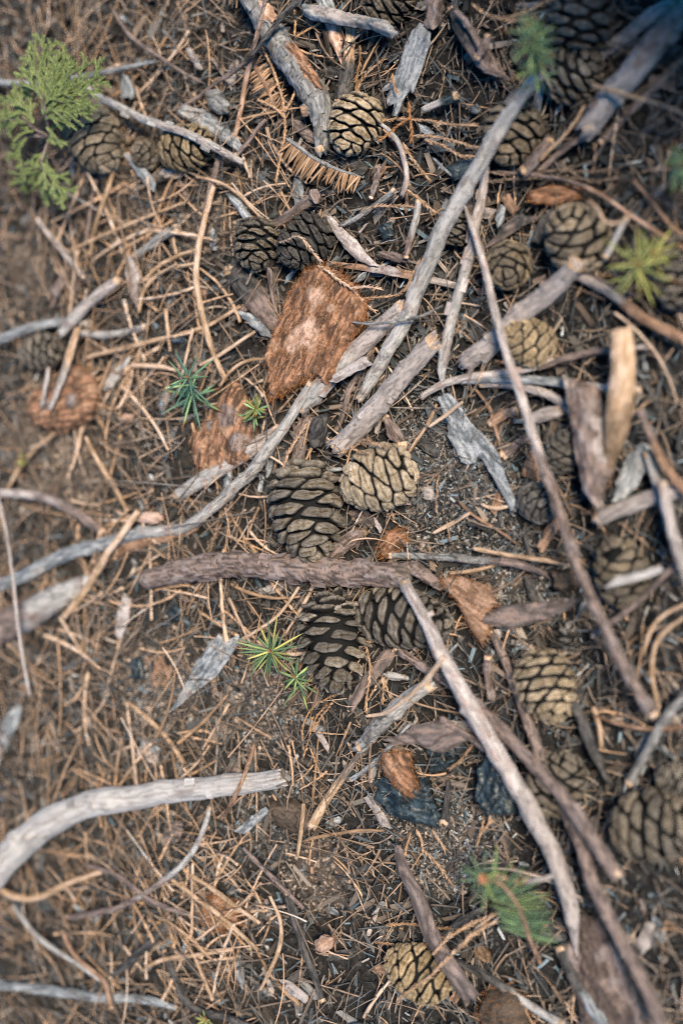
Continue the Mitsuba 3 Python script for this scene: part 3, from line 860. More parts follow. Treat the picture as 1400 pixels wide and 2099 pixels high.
# splinters: small flat bits of bark and wood
def splinters(n, l0, l1, pal, keep=None, spots=None, zlo=.0005, zhi=.006, wid=(.09, .30), thick=.42):
    p = scatter(n, keep, spots)
    n = len(p)
    l = np.exp(rng.uniform(np.log(l0), np.log(l1), n)) / 2
    w = l * rng.uniform(*wid, n)
    h = np.maximum(w * thick, .00025)
    B = np.array([[-1, -.7, -1], [-.8, 1, -1], [.9, .8, -1], [1, -1, -1], [-1, -.7, 1], [-.8, 1, 1], [.9, .8, 1], [1, -1, 1]], float)
    V = (B[None] + rng.normal(0, .22, (n, 8, 3)) * np.array([1, 1, .3])) * np.stack([l, w, h], -1)[:, None]
    an, ti, ro = rng.uniform(0, 6.28, n), rng.normal(0, .24, n), rng.normal(0, .45, n)

    def rot(V, i, j, t):
        c, s = np.cos(t)[:, None], np.sin(t)[:, None]
        W = V.copy()
        W[..., i], W[..., j] = V[..., i] * c - V[..., j] * s, V[..., i] * s + V[..., j] * c
        return W
    V = rot(rot(rot(V, 1, 2, ro), 0, 2, ti), 0, 1, an)
    V = V + np.column_stack([p, floor_z(p[:, 0], p[:, 1]) + rng.uniform(zlo, zhi, n)])[:, None]
    F0 = np.array([[0, 1, 2], [0, 2, 3], [4, 6, 5], [4, 7, 6], [0, 4, 5], [0, 5, 1], [1, 5, 6], [1, 6, 2], [2, 6, 7], [2, 7, 3], [3, 7, 4], [3, 4, 0]])
    F = F0[None] + (np.arange(n) * 8)[:, None, None]
    C = np.repeat(pick(pal, n, rng, .18)[:, None], 8, 1)
    return V.reshape(-1, 3), F.reshape(-1, 3), C.reshape(-1, 3)


DARKP = [(76, 71, 68), (62, 60, 60), (92, 85, 80), (106, 95, 87), (80, 86, 90), (66, 68, 72), (118, 106, 97), (92, 98, 102)]
MIXP = [(140, 128, 120), (116, 110, 108), (162, 150, 140), (86, 86, 88), (138, 134, 136), (170, 174, 180), (98, 116, 128), (130, 146, 158)]


def thinned(p):
    return 1 - .72 * near(p, BARE + DUSTY)


(v, f), c = joined([splinters(12000, .002, .011, DARKP, lambda p: thinned(p) * (1 - .35 * leftness(p))),
                    splinters(6500, .003, .011, MIXP, thinned),
                    splinters(3800, .002, .006, DARKP + MIXP, spots=BARE, zhi=.003),
                    splinters(2600, .010, .022, DARKP + MIXP[:5], lambda p: thinned(p) * (1 - .4 * leftness(p)), wid=(.10, .3))])
thing('wood_splinters', 'small dark splinters of bark and wood covering the forest floor', 'litter', None, (v, f), c, 'litter', False, 'stuff')


# shed needles and fine stalks, far too many to count
def floor_strands(n, l0, l1, r0, r1, pal, keep, zlo, zhi, bend=.35, seg=6, m=4, lift=.10, rough=.12):
    p = scatter(n, keep)
    n = len(p)
    base = np.column_stack([p, floor_z(p[:, 0], p[:, 1]) + rng.uniform(zlo, zhi, n)])
    ang = 9 * fbm(np.column_stack([p * 16, 0 * p[:, :1] + 2]), 2, 21) + rng.normal(0, .75, n)       # shed in drifts that lie much the same way
    return strands(base, ang, rng.normal(0, lift, n), np.exp(rng.uniform(np.log(l0), np.log(l1), n)), rng.uniform(r0, r1, n), rng.normal(0, bend, n), rng, seg, m, pal, .4, True, rough)


TANS = [(208, 174, 144), (190, 156, 126), (222, 194, 162), (174, 144, 120), (198, 168, 142), (158, 138, 124)]
OLDT = [(154, 134, 118), (126, 112, 102), (176, 152, 130), (106, 100, 96), (142, 128, 116), (98, 100, 102)]
DULL = [(124, 116, 110), (102, 101, 102), (146, 134, 122), (80, 86, 92), (160, 146, 130), (108, 114, 120)]
(v, f), c = joined([floor_strands(6000, .016, .046, .0003, .0006, OLDT + TANS[:2], lambda p: thinned(p) * (.10 + .90 * leftness(p)), .005, .018),
                    floor_strands(2300, .034, .074, .0003, .0007, OLDT + TANS, lambda p: thinned(p) * (.05 + .95 * leftness(p)), .005, .018, .28, 8),
                    floor_strands(3000, .008, .026, .0004, .0009, DULL, lambda p: thinned(p), .001, .009),
                    floor_strands(5600, .010, .034, .00025, .0006, [(150, 134, 116), (122, 112, 102), (174, 154, 130), (98, 94, 92), (116, 120, 122)], lambda p: thinned(p) * (1 - .8 * leftness(p)), .006, .016, .4),
                    floor_strands(1500, .015, .034, .0005, .0009, DULL + TANS[:2], lambda p: thinned(p) * (1 - .6 * leftness(p)), .002, .010, .5)])
thing('needle_litter', 'matted tan and brown needles and fine stalks on the soil', 'needles', None, (v, f), c, 'litter', True, 'stuff')


# short scale-leaved shoots, matted between the larger ones
def shoot_mat(n, keep):
    p = scatter(n, keep)
    out = []
    for x, y in p:
        an, L = rng.uniform(0, 6.28), rng.uniform(.010, .030)
        k = 14
        t = np.linspace(-.5, .5, k)
        bend = rng.normal(0, .35)
        P = np.column_stack([x + np.cos(an + bend * t) * L * t, y + np.sin(an + bend * t) * L * t, floor_z(x, y) + rng.uniform(.003, .010) + L * t * rng.normal(0, .12)])
        out += spray_parts(P, (t + .5) * L, rng, [(162, 144, 122), (140, 126, 112), (182, 162, 138)] if rng.random() < .6 else OLDT + TANS[:2], .0036, .00036, .0004)
    return joined(out)


(v, f), c = shoot_mat(1000, lambda p: thinned(p) * (1 - .75 * leftness(p)))
thing('shoot_litter', 'matted brown scale-leaved shoots between the cones and sticks', 'needles', None, (v, f), c, 'litter', True, 'stuff')


# ================================================================== SINGLE THINGS, read off the photograph one by one
ST, TW = 'stick', 'twig'

# ---------------- cones
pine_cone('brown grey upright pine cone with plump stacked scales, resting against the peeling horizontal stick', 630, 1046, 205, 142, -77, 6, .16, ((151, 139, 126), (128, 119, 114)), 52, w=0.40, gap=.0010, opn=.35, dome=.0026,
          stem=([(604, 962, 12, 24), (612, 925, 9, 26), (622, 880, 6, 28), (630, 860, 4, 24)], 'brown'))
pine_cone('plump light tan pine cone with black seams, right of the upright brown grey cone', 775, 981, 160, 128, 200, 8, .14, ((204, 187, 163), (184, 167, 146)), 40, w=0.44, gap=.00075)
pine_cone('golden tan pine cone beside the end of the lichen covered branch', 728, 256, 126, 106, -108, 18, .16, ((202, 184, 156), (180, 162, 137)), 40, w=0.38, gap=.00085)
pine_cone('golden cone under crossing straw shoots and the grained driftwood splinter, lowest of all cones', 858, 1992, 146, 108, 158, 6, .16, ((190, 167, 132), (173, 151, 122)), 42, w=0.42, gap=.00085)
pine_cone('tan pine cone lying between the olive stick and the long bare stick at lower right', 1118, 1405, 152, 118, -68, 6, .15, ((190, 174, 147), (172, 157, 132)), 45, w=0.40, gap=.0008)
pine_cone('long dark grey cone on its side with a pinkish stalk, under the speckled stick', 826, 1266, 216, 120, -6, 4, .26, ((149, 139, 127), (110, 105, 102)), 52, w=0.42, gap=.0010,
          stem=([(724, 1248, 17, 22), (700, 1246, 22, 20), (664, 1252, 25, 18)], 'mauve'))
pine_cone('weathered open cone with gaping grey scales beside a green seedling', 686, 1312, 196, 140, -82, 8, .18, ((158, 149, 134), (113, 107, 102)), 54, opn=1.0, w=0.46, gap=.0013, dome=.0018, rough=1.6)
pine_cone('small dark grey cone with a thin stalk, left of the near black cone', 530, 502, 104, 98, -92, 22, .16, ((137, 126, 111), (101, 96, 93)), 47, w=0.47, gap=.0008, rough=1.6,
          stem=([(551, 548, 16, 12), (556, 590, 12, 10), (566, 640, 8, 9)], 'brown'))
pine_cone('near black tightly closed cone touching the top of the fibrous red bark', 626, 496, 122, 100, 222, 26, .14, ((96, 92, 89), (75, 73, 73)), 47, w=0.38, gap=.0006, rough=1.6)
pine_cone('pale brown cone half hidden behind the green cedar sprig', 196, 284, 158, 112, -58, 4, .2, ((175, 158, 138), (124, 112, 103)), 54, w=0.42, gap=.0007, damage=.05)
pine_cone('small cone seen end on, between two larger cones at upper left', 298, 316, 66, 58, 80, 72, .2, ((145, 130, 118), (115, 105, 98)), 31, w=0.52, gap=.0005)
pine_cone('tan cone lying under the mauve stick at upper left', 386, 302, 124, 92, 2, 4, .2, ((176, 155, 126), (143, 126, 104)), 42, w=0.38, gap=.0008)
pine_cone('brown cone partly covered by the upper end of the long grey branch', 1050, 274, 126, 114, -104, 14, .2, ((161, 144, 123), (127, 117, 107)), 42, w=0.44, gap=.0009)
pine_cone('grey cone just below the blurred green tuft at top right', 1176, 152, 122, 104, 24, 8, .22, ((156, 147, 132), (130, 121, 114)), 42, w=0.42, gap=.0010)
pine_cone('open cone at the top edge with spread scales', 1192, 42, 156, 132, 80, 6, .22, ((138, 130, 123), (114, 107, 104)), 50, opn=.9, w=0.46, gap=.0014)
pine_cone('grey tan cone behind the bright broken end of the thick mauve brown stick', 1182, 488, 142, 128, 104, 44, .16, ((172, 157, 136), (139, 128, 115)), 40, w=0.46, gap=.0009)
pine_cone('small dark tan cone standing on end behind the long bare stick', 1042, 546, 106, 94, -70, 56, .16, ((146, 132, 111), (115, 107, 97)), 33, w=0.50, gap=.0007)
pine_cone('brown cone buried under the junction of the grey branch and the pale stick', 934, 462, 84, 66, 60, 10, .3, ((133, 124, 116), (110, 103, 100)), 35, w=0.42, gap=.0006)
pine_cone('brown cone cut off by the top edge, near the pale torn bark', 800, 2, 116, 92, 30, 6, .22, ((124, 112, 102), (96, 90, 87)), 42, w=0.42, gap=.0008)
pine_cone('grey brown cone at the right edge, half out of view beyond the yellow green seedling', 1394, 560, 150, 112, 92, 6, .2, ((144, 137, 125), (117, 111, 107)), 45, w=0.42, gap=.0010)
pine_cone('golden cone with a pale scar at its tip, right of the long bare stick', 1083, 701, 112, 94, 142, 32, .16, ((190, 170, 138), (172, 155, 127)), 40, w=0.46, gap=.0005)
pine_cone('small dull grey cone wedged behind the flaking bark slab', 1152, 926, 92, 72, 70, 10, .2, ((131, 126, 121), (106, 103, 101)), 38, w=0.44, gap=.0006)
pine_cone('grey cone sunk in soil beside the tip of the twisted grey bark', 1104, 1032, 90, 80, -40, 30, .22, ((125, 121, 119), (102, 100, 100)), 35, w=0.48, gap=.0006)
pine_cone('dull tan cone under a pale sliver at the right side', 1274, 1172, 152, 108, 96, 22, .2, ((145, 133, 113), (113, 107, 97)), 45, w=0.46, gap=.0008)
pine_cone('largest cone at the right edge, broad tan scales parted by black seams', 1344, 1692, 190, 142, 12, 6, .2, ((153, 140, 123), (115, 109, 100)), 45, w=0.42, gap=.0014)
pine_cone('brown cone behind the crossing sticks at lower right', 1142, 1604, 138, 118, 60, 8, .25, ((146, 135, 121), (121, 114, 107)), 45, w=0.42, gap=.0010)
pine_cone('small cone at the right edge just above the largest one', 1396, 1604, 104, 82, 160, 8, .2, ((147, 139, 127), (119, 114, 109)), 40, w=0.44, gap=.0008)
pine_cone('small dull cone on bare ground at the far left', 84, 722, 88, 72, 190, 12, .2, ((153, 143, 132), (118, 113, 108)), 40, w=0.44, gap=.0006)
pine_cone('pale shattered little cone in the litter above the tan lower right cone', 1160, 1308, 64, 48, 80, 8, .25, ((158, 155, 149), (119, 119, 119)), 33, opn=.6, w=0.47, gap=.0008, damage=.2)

# ---------------- big bark
chip('bark_piece', 'large fuzzy red brown slab of bark with pale worn patches', 'bark', [(627, 551), (662, 543), (690, 560), (714, 586), (738, 622), (735, 652), (710, 690), (696, 730), (682, 762), (660, 788), (641, 767), (620, 776), (598, 784), (568, 802), (542, 814), (546, 770), (541, 726), (556, 686), (574, 636), (588, 587)],
     22, 14, 'red', fibres=3600, to_look='stone', patches=[(630, 686, 28), (602, 708, 18), (652, 606, 24), (682, 632, 12)], dome=.0030, rough=.0030, grain=62, fibre_len=.0065, edge=.0010)
chip('bark_piece', 'crumpled red brown bark flake with grey bloom under the two little seedlings', 'bark', [(478, 782), (500, 798), (503, 830), (520, 858), (524, 910), (502, 942), (448, 966), (420, 980), (395, 948), (380, 905), (395, 880), (420, 850), (448, 812)],
     16, 7, 'red', to_look='brown', patches=[(470, 850, 26), (492, 905, 20), (430, 870, 12)], dome=.005, rough=.0030, fibres=250, grain=70)
chip('bark_piece', 'blurred orange brown bark lump at the left below the small dull cone', 'bark', [(150, 745), (185, 770), (195, 800), (180, 860), (130, 885), (70, 875), (50, 840), (60, 800), (100, 790)], 16, 10, 'red', dome=.006, rough=.002, fibres=300,
     to_look='brown', patches=[(155, 820, 14), (100, 830, 12)])
chip('bark_piece', 'orange fibrous triangle of bark right of the long dark cone', 'bark', [(893, 1190), (930, 1180), (1000, 1202), (1016, 1236), (990, 1262), (1000, 1300), (985, 1322), (958, 1282), (930, 1228)], 16, 4, 'rust', fibres=700, dome=.002, rough=.0014, fibre_len=.005, grain=-30)
chip('bark_piece', 'wide reddish brown slab of bark under the olive stick at the bottom right', 'bark', [(1178, 1872), (1225, 1880), (1270, 1970), (1345, 2115), (1190, 2115), (1172, 2010), (1146, 1960), (1168, 1920)], 10, 6, 'brown', to_look='soil', dome=.003, rough=.0014, grain=-62)
chip('bark_piece', 'orange brown fibrous lump on top of the blue grey charcoal', 'bark', [(780, 1546), (808, 1540), (832, 1548), (838, 1590), (850, 1612), (826, 1634), (800, 1606), (776, 1576)], 26, 10, 'red', fibres=600, dome=.004, rough=.002, fibre_len=.0045)
chip('bark_piece', 'flaking dark bark slab leaning beside the freshly split stick', 'bark', [(1148, 768), (1178, 775), (1215, 790), (1238, 850), (1250, 960), (1222, 1042), (1190, 1010), (1172, 920), (1158, 840)], 26, 12, 'brown', to_look='mauve', rough=.003, grain=-78, dome=.006, fibres=120)
chip('bark_piece', 'dark fibrous red strip of bark in the shade at upper right', 'bark', [(1085, 392), (1130, 376), (1186, 384), (1178, 410), (1120, 418), (1086, 412)], 10, 3, 'red', fibres=300, rough=.002)
chip('bark_piece', 'brown shaggy bark scrap on the soil under the light tan cone', 'bark', [(768, 1120), (792, 1086), (822, 1084), (830, 1110), (806, 1136), (780, 1142)], 13, 8, 'red', fibres=300, rough=.002, dome=.003)
chip('bark_piece', 'dark red cracked bark stub right of the peeling stick', 'bark', [(826, 1152), (850, 1150), (892, 1186), (896, 1212), (872, 1200), (838, 1176)], 18, 8, 'brown', rough=.002, dome=.004)
chip('bark_piece', 'fuzzy orange bark patch in the needles at lower left', 'bark', [(408, 1850), (440, 1838), (476, 1852), (482, 1890), (448, 1908), (416, 1896)], 9, 5, 'rust', fibres=900, rough=.002, fibre_len=.009)
chip('bark_piece', 'small rusty chip of bark beside the long bare stick', 'bark', [(1066, 974), (1076, 940), (1088, 918), (1104, 950), (1104, 984), (1084, 982)], 7, 2.5, 'rust', rough=.001)
chip('bark_piece', 'rust brown flake in the needles left of the open cone', 'bark', [(296, 1350), (330, 1338), (352, 1372), (340, 1412), (310, 1410)], 5, 3, 'rust', rough=.001)

# ---------------- charcoal
chip('charcoal', 'blue grey cracked slab of charcoal under an orange bark lump', 'charcoal', [(758, 1602), (790, 1588), (838, 1584), (872, 1594), (886, 1650), (906, 1682), (888, 1702), (850, 1690), (800, 1672), (764, 1640)], 15, 9, 'char', bsdf='charred', dome=.001, rough=.0045)
chip('charcoal', 'black shiny block of charcoal behind the speckled stick', 'charcoal', [(972, 1578), (1000, 1530), (1038, 1552), (1062, 1620), (1052, 1672), (1000, 1676), (968, 1642)], 20, 16, 'char', bsdf='charred', dome=.001, rough=.005)
chip('charcoal', 'black charcoal wedge under the wavy mauve wood chip', 'charcoal', [(866, 1536), (924, 1538), (936, 1562), (902, 1582), (872, 1584)], 10, 7, 'char', bsdf='charred', rough=.003)
chip('charcoal', 'black charred fragment in the needles under the peeling stick', 'charcoal', [(330, 1246), (358, 1240), (374, 1266), (346, 1276)], 9, 4, 'char', bsdf='charred')
chip('charcoal', 'black charred flake left of the rust brown flake', 'charcoal', [(262, 1352), (284, 1346), (292, 1392), (268, 1396)], 9, 4, 'char', bsdf='charred')
chip('charcoal', 'teal black charred chip beside the fir twig with hanging needles', 'charcoal', [(770, 462), (800, 452), (806, 480), (782, 492)], 9, 4, 'char', bsdf='charred')
chip('charcoal', 'dark charred plate under the grey branch at upper centre', 'charcoal', [(912, 340), (960, 320), (1010, 318), (984, 352), (930, 370)], 7, 4, 'char', bsdf='charred')

# ---------------- long sticks, top
limb('branch', 'thick lichen covered branch with peeling red bark at top centre', 'branch', [(500, -30), (535, 28), (562, 78), (600, 128), (632, 180), (656, 222), (660, 265), (661, 306)], [46, 50, 52, 56, 58, 50, 36, 32], [6, 8, 8, 8, 8, 8, 8, 8], 'lichen', ('broken', 'broken'), knobs=2, stubs=[(.80, 1.3, .0042, .0035)], peel=8)
chip('bark_piece', 'strip of flaking red bark still on the lichen covered branch', 'bark', [(574, 80), (600, 86), (626, 120), (650, 158), (658, 182), (640, 176), (612, 150), (586, 116)], 26, 3, 'red', to_look='brown', rough=.0024, grain=-52)
chip('wood_chip', 'pale torn wood showing at the top of the lichen covered branch', 'wood chip', [(530, 2), (548, 2), (566, 30), (556, 44), (538, 40)], 26, 2, 'wood', rough=.001)
limb(TW, 'dark gnarled twig crossing over the lichen covered branch', TW, [(622, -10), (575, 38), (530, 97), (480, 146), (440, 172), (395, 206), (343, 232)], [14, 12, 12, 10, 9, 7, 5], [30, 30, 26, 16, 12, 10, 8], 'dark', knobs=4, to_look='olive')
limb(ST, 'mauve peeling stick over the tan cone at upper left', ST, [(165, 172), (200, 196), (250, 222), (300, 246), (350, 262), (400, 282), (450, 306), (496, 332)], [14, 16, 17, 18, 18, 18, 17, 14], [8, 12, 18, 24, 30, 28, 20, 12], 'grey', to_look='mauve', knobs=3, peel=9)
limb(ST, 'thin bleached stick passing behind the cedar sprig', ST, [(-20, 166), (80, 170), (170, 157), (250, 140), (326, 124)], [11, 12, 11, 10, 8], [7, 8, 9, 10, 10], 'bluish', ('broken', 'point'))
limb(TW, 'branched dull twig right of the thin bleached stick', TW, [(225, 8), (265, 70), (320, 112), (370, 146), (422, 172)], [7, 8, 9, 8, 6], 12, 'olive', ('point', 'point'))
limb(TW, 'ochre peeling twig standing beside the dark gnarled twig', TW, [(548, -10), (526, 80), (506, 160), (491, 240), (481, 284)], [10, 10, 11, 10, 8], [24, 22, 14, 12, 10], 'olive', to_look='tan')
limb(TW, 'grey brown twig leaning below the tan cone at upper left', TW, [(450, 322), (437, 370), (422, 430), (406, 505)], [10, 14, 14, 12], 9, 'olive')
limb(TW, 'forked dead twig right of the mauve stick end', TW, [(484, 318), (510, 290), (535, 256), (545, 246)], [10, 10, 9, 8], 14, 'olive')
limb(TW, 'long curved tan twig arching below the mauve stick', TW, [(404, 362), (450, 375), (490, 400), (516, 426), (546, 456)], [6, 7, 7, 6, 5], 13, 'tan')
limb(TW, 'long tan stalk crossing the upper left soil', TW, [(148, 512), (190, 492), (240, 470), (310, 441), (382, 414)], [7, 7, 7, 7, 6], 10, 'tan')
limb(TW, 'upright tan stalk under the pale brown cone', TW, [(232, 352), (218, 400), (203, 440), (186, 522)], [9, 9, 9, 8], 9, 'tan', to_look='rust')
limb(TW, 'upright thin stalk left of the pale brown cone', TW, [(196, 368), (190, 410), (184, 450), (176, 500)], 7, 8, 'olive')
limb(ST, 'short bleached stick end in the litter at upper left', ST, [(278, 524), (320, 494), (366, 468)], [18, 20, 20], 7, 'lichen')
limb(ST, 'pale worn stick end above the small dark grey cone', ST, [(464, 396), (490, 420), (508, 446), (522, 466)], [14, 18, 20, 16], 8, 'bluish', ('point', 'broken'))
limb(ST, 'dim mauve stick slanting at the left of the soil', ST, [(80, 452), (110, 494), (142, 530), (172, 570)], [12, 14, 14, 10], 6, 'mauve')
limb(ST, 'bluish broken stick hanging under the flat weathered wedge', ST, [(656, -14), (676, 40), (690, 84), (700, 132)], [34, 32, 28, 14], [6, 5, 6, 5], 'bluish', ('broken', 'point'), to_look='wood')
limb(ST, 'dark crusty stick with a bare top beside the golden tan cone', ST, [(719, 58), (716, 110), (712, 160), (702, 214)], [22, 22, 34, 34], 6, 'wood', to_look='dark', knobs=2)
chip('bark_piece', 'flat weathered wedge of bark across the top edge', 'bark', [(617, 6), (660, 10), (720, 25), (790, 40), (816, 68), (800, 77), (760, 58), (700, 50), (640, 40), (620, 32)], 26, 6, 'mauve', to_look='bluish', dome=.003, rough=.0016)
chip('wood_chip', 'blue grey fishtail sliver of wood pointing down at top centre', 'wood chip', [(860, 44), (880, 64), (880, 86), (868, 122), (858, 152), (844, 191), (838, 184), (826, 200), (809, 240), (800, 236), (806, 209), (791, 216), (788, 204), (798, 172), (811, 138), (826, 95), (846, 58)], 16, 2.6, 'bluish', slope=(.05, .10), rough=.0008, edge=.0004)
chip('bark_piece', 'pale brown torn bark above the blue grey fishtail sliver', 'bark', [(868, -12), (906, -12), (902, 40), (888, 60), (866, 50), (872, 24)], 22, 3, 'brown', to_look='pale')
limb(ST, 'dark curled strip of bark left of the blurred green tuft', 'bark', [(926, 16), (960, 78), (1000, 130), (1046, 164)], [22, 40, 42, 16], [12, 14, 12, 8], 'dark', ('broken', 'point'), knobs=2, to_look='brown', flat=.6)
limb(ST, 'short side stub on the dark curled bark strip', ST, [(978, 118), (990, 98), (999, 74)], [15, 17, 15], 24, 'brown')
limb(ST, 'reddish curled splinter over the dark curled bark strip', 'bark', [(934, 24), (956, 48), (975, 82), (986, 108)], [10, 15, 14, 8], 26, 'brown', flat=.6)

# ---------------- long sticks, right
limb('branch', 'long pale grey branch sweeping from the blurred tuft down to the centre', 'branch', [(1108, 152), (1072, 194), (1040, 242), (1002, 302), (974, 352), (944, 402), (915, 452), (890, 504), (870, 560), (850, 612), (828, 662), (800, 712), (766, 770), (737, 816)],
     [26, 28, 30, 32, 34, 35, 35, 34, 33, 32, 31, 30, 28, 18], [46, 40, 34, 30, 26, 22, 18, 16, 14, 12, 11, 10, 8, 6], 'grey', knobs=6, stubs=[(.36, 2.0, .0016, .0012)], peel=10)
limb(ST, 'rough pinkish stick with a pointed cut tip, right of the long grey branch', ST, [(996, 332), (986, 400), (972, 470), (963, 522), (945, 580), (930, 640), (916, 700), (905, 760), (907, 804)], [16, 18, 20, 22, 22, 22, 22, 22, 16], [4, 6, 9, 11, 12, 12, 12, 10, 8], 'pale', ('broken', 'point'), to_look='grey', knobs=5, peel=16)
limb(ST, 'long straight bare stick, pale above and brown below, slanting down the right side', ST, [(950, 414), (985, 518), (1010, 620), (1032, 702), (1061, 790), (1092, 892), (1130, 1000), (1165, 1108), (1196, 1192), (1232, 1272), (1282, 1372), (1340, 1466)],
     [10, 14, 17, 18, 20, 21, 22, 23, 24, 25, 26, 24], [20, 26, 30, 32, 32, 32, 32, 34, 36, 36, 34, 30], 'pale', ('point', 'broken'), to_look='brown', knobs=2, wob=.6)
limb(ST, 'thick brown stick rising to the top right corner', ST, [(1420, 8), (1340, 90), (1290, 150), (1240, 212), (1204, 262)], [52, 52, 50, 48, 44], [20, 18, 16, 12, 10], 'brown', to_look='mauve', knobs=3, peel=5)
limb(ST, 'olive stick below the thick brown one at top right', ST, [(1232, 292), (1280, 240), (1330, 190), (1410, 110)], [18, 20, 20, 20], 4, 'olive')
limb(ST, 'lower lying stick just above the thick brown one at top right', ST, [(1205, 130), (1250, 98), (1300, 60), (1380, 4)], [24, 30, 30, 30], 3, 'mauve')
limb(ST, 'stub of reddish stick with a fresh pink break near the brown covered cone', ST, [(1072, 352), (1096, 324), (1126, 288)], [24, 24, 20], [14, 14, 10], 'brown')
limb(ST, 'grey brown stick end leading down from the thick top right stick', ST, [(1106, 350), (1160, 302), (1226, 268)], [12, 15, 16], 8, 'olive')
limb(TW, 'straight tan stalk crossing the grey brown stick end at upper right', TW, [(1108, 328), (1140, 294), (1168, 264), (1196, 218)], 7, 16, 'tan')
limb(TW, 'long tan twig over the thick brown stick at top right', TW, [(1212, 174), (1260, 188), (1310, 202), (1420, 240)], [7, 9, 9, 8], 34, 'tan', to_look='olive')
limb(TW, 'long dull twig running to the right edge above the grey tan cone', TW, [(1020, 352), (1120, 362), (1210, 388), (1290, 440), (1420, 520)], [7, 8, 9, 9, 9], [10, 12, 16, 18, 18], 'olive', to_look='tan')
limb(TW, 'thin reddish twig on the right above the yellow green seedling', TW, [(1298, 370), (1340, 420), (1372, 460), (1410, 490)], [8, 9, 9, 9], 16, 'rust')
limb(TW, 'curved tan stalk hooking over the grey tan cone', TW, [(1206, 412), (1226, 430), (1236, 450), (1260, 458), (1284, 446)], [6, 7, 7, 7, 6], 42, 'tan')
limb(TW, 'short grey twig stub right of the grey tan cone', TW, [(1284, 446), (1262, 486), (1240, 528)], [14, 15, 14], 20, 'grey')
limb(ST, 'thick mauve brown stick with a bright broken end, in front of the grey tan cone', ST, [(1180, 540), (1132, 592), (1062, 652), (1002, 708), (958, 740)], [36, 40, 42, 42, 40], [28, 19, 12, 8, 6], 'mauve', knobs=3, peel=6)
limb(ST, 'brown stick going right, mauve at first and orange beyond, under the yellow green seedling', ST, [(1180, 562), (1220, 582), (1252, 602), (1320, 652), (1410, 700)], [26, 26, 22, 22, 24], [6, 8, 10, 12, 12], 'mauve', to_look='rust')
limb(TW, 'thin dark twig above the brown and orange stick', TW, [(1190, 550), (1240, 578), (1300, 604)], [5, 6, 6], 14, 'olive')
limb(ST, 'bleached forked stick lying crosswise under the long bare stick', ST, [(866, 812), (900, 792), (950, 776), (1042, 764), (1134, 741), (1246, 718), (1330, 712)], [12, 15, 17, 16, 15, 14, 14], [9, 9, 9, 9, 9, 9, 9], 'pale', ('broken', 'broken'), to_look='olive', knobs=2, peel=6)
limb(ST, 'lower bluish prong of the crosswise forked stick', ST, [(950, 782), (1050, 778), (1130, 782), (1240, 796), (1310, 800)], [12, 18, 20, 20, 16], 8, 'bluish', to_look='grey')
limb(ST, 'mauve bent stick below the crosswise forked stick', ST, [(986, 788), (1050, 790), (1104, 802), (1150, 826), (1186, 870)], [14, 18, 20, 20, 16], 5, 'mauve')
limb('split_stick', 'freshly split yellow stick standing out beside the flaking bark slab', ST, [(1273, 682), (1277, 740), (1272, 800), (1264, 870), (1252, 930), (1240, 990)], [46, 50, 54, 52, 42, 20], [34, 34, 32, 28, 22, 14], 'wood', ('cut', 'point'), to_look='rust', knobs=1, wob=.5, flat=.7)
limb(ST, 'brown stick with a pale tip at the right edge beside the split yellow stick', ST, [(1312, 842), (1336, 900), (1362, 952), (1410, 1016)], [16, 18, 20, 18], 20, 'brown', to_look='rust')
limb(ST, 'dim grey stick under the brown stick at the right edge', ST, [(1326, 930), (1344, 990), (1366, 1054), (1390, 1120)], [20, 22, 22, 20], 10, 'grey')
limb(ST, 'pale upright stick cut by the right edge above the dull tan cone', ST, [(1356, 990), (1374, 1070), (1396, 1150), (1414, 1200)], [22, 24, 24, 24], 24, 'pale', to_look='mauve')
limb(ST, 'mauve flat stick at the right, below the teal blue flake', ST, [(1226, 1066), (1280, 1042), (1340, 1020), (1410, 1000)], [28, 34, 34, 30], 8, 'mauve')
limb(ST, 'thin dull stick crossing under the lower end of the long bare stick', ST, [(1216, 1304), (1300, 1240), (1350, 1192), (1420, 1120)], [12, 13, 13, 13], 16, 'olive')
limb(TW, 'outer of two curved tan stalks at the right side', TW, [(1318, 1342), (1330, 1300), (1348, 1272), (1410, 1236)], [6, 9, 9, 8], 16, 'tan')
limb(TW, 'inner of two curved tan stalks at the right side', TW, [(1350, 1450), (1336, 1376), (1350, 1310), (1410, 1262)], [7, 9, 10, 8], 16, 'tan')
limb(ST, 'bluish lichen stick slanting at the right above the largest cone', ST, [(1288, 1606), (1338, 1514), (1372, 1462), (1410, 1420)], [18, 22, 22, 20], 12, 'lichen')
limb(ST, 'dark splinter standing below the tan lower right cone', ST, [(1176, 1440), (1196, 1488), (1218, 1540), (1248, 1606)], [18, 24, 24, 10], 10, 'dark')
limb(TW, 'tan stalk running to the right edge below the tan lower right cone', TW, [(1218, 1466), (1290, 1488), (1350, 1494), (1420, 1486)], [7, 9, 10, 9], 14, 'rust')
limb(TW, 'short reddish peg standing beside the tan stalk at the lower right', TW, [(1216, 1452), (1226, 1490), (1232, 1530)], 10, 12, 'tan')

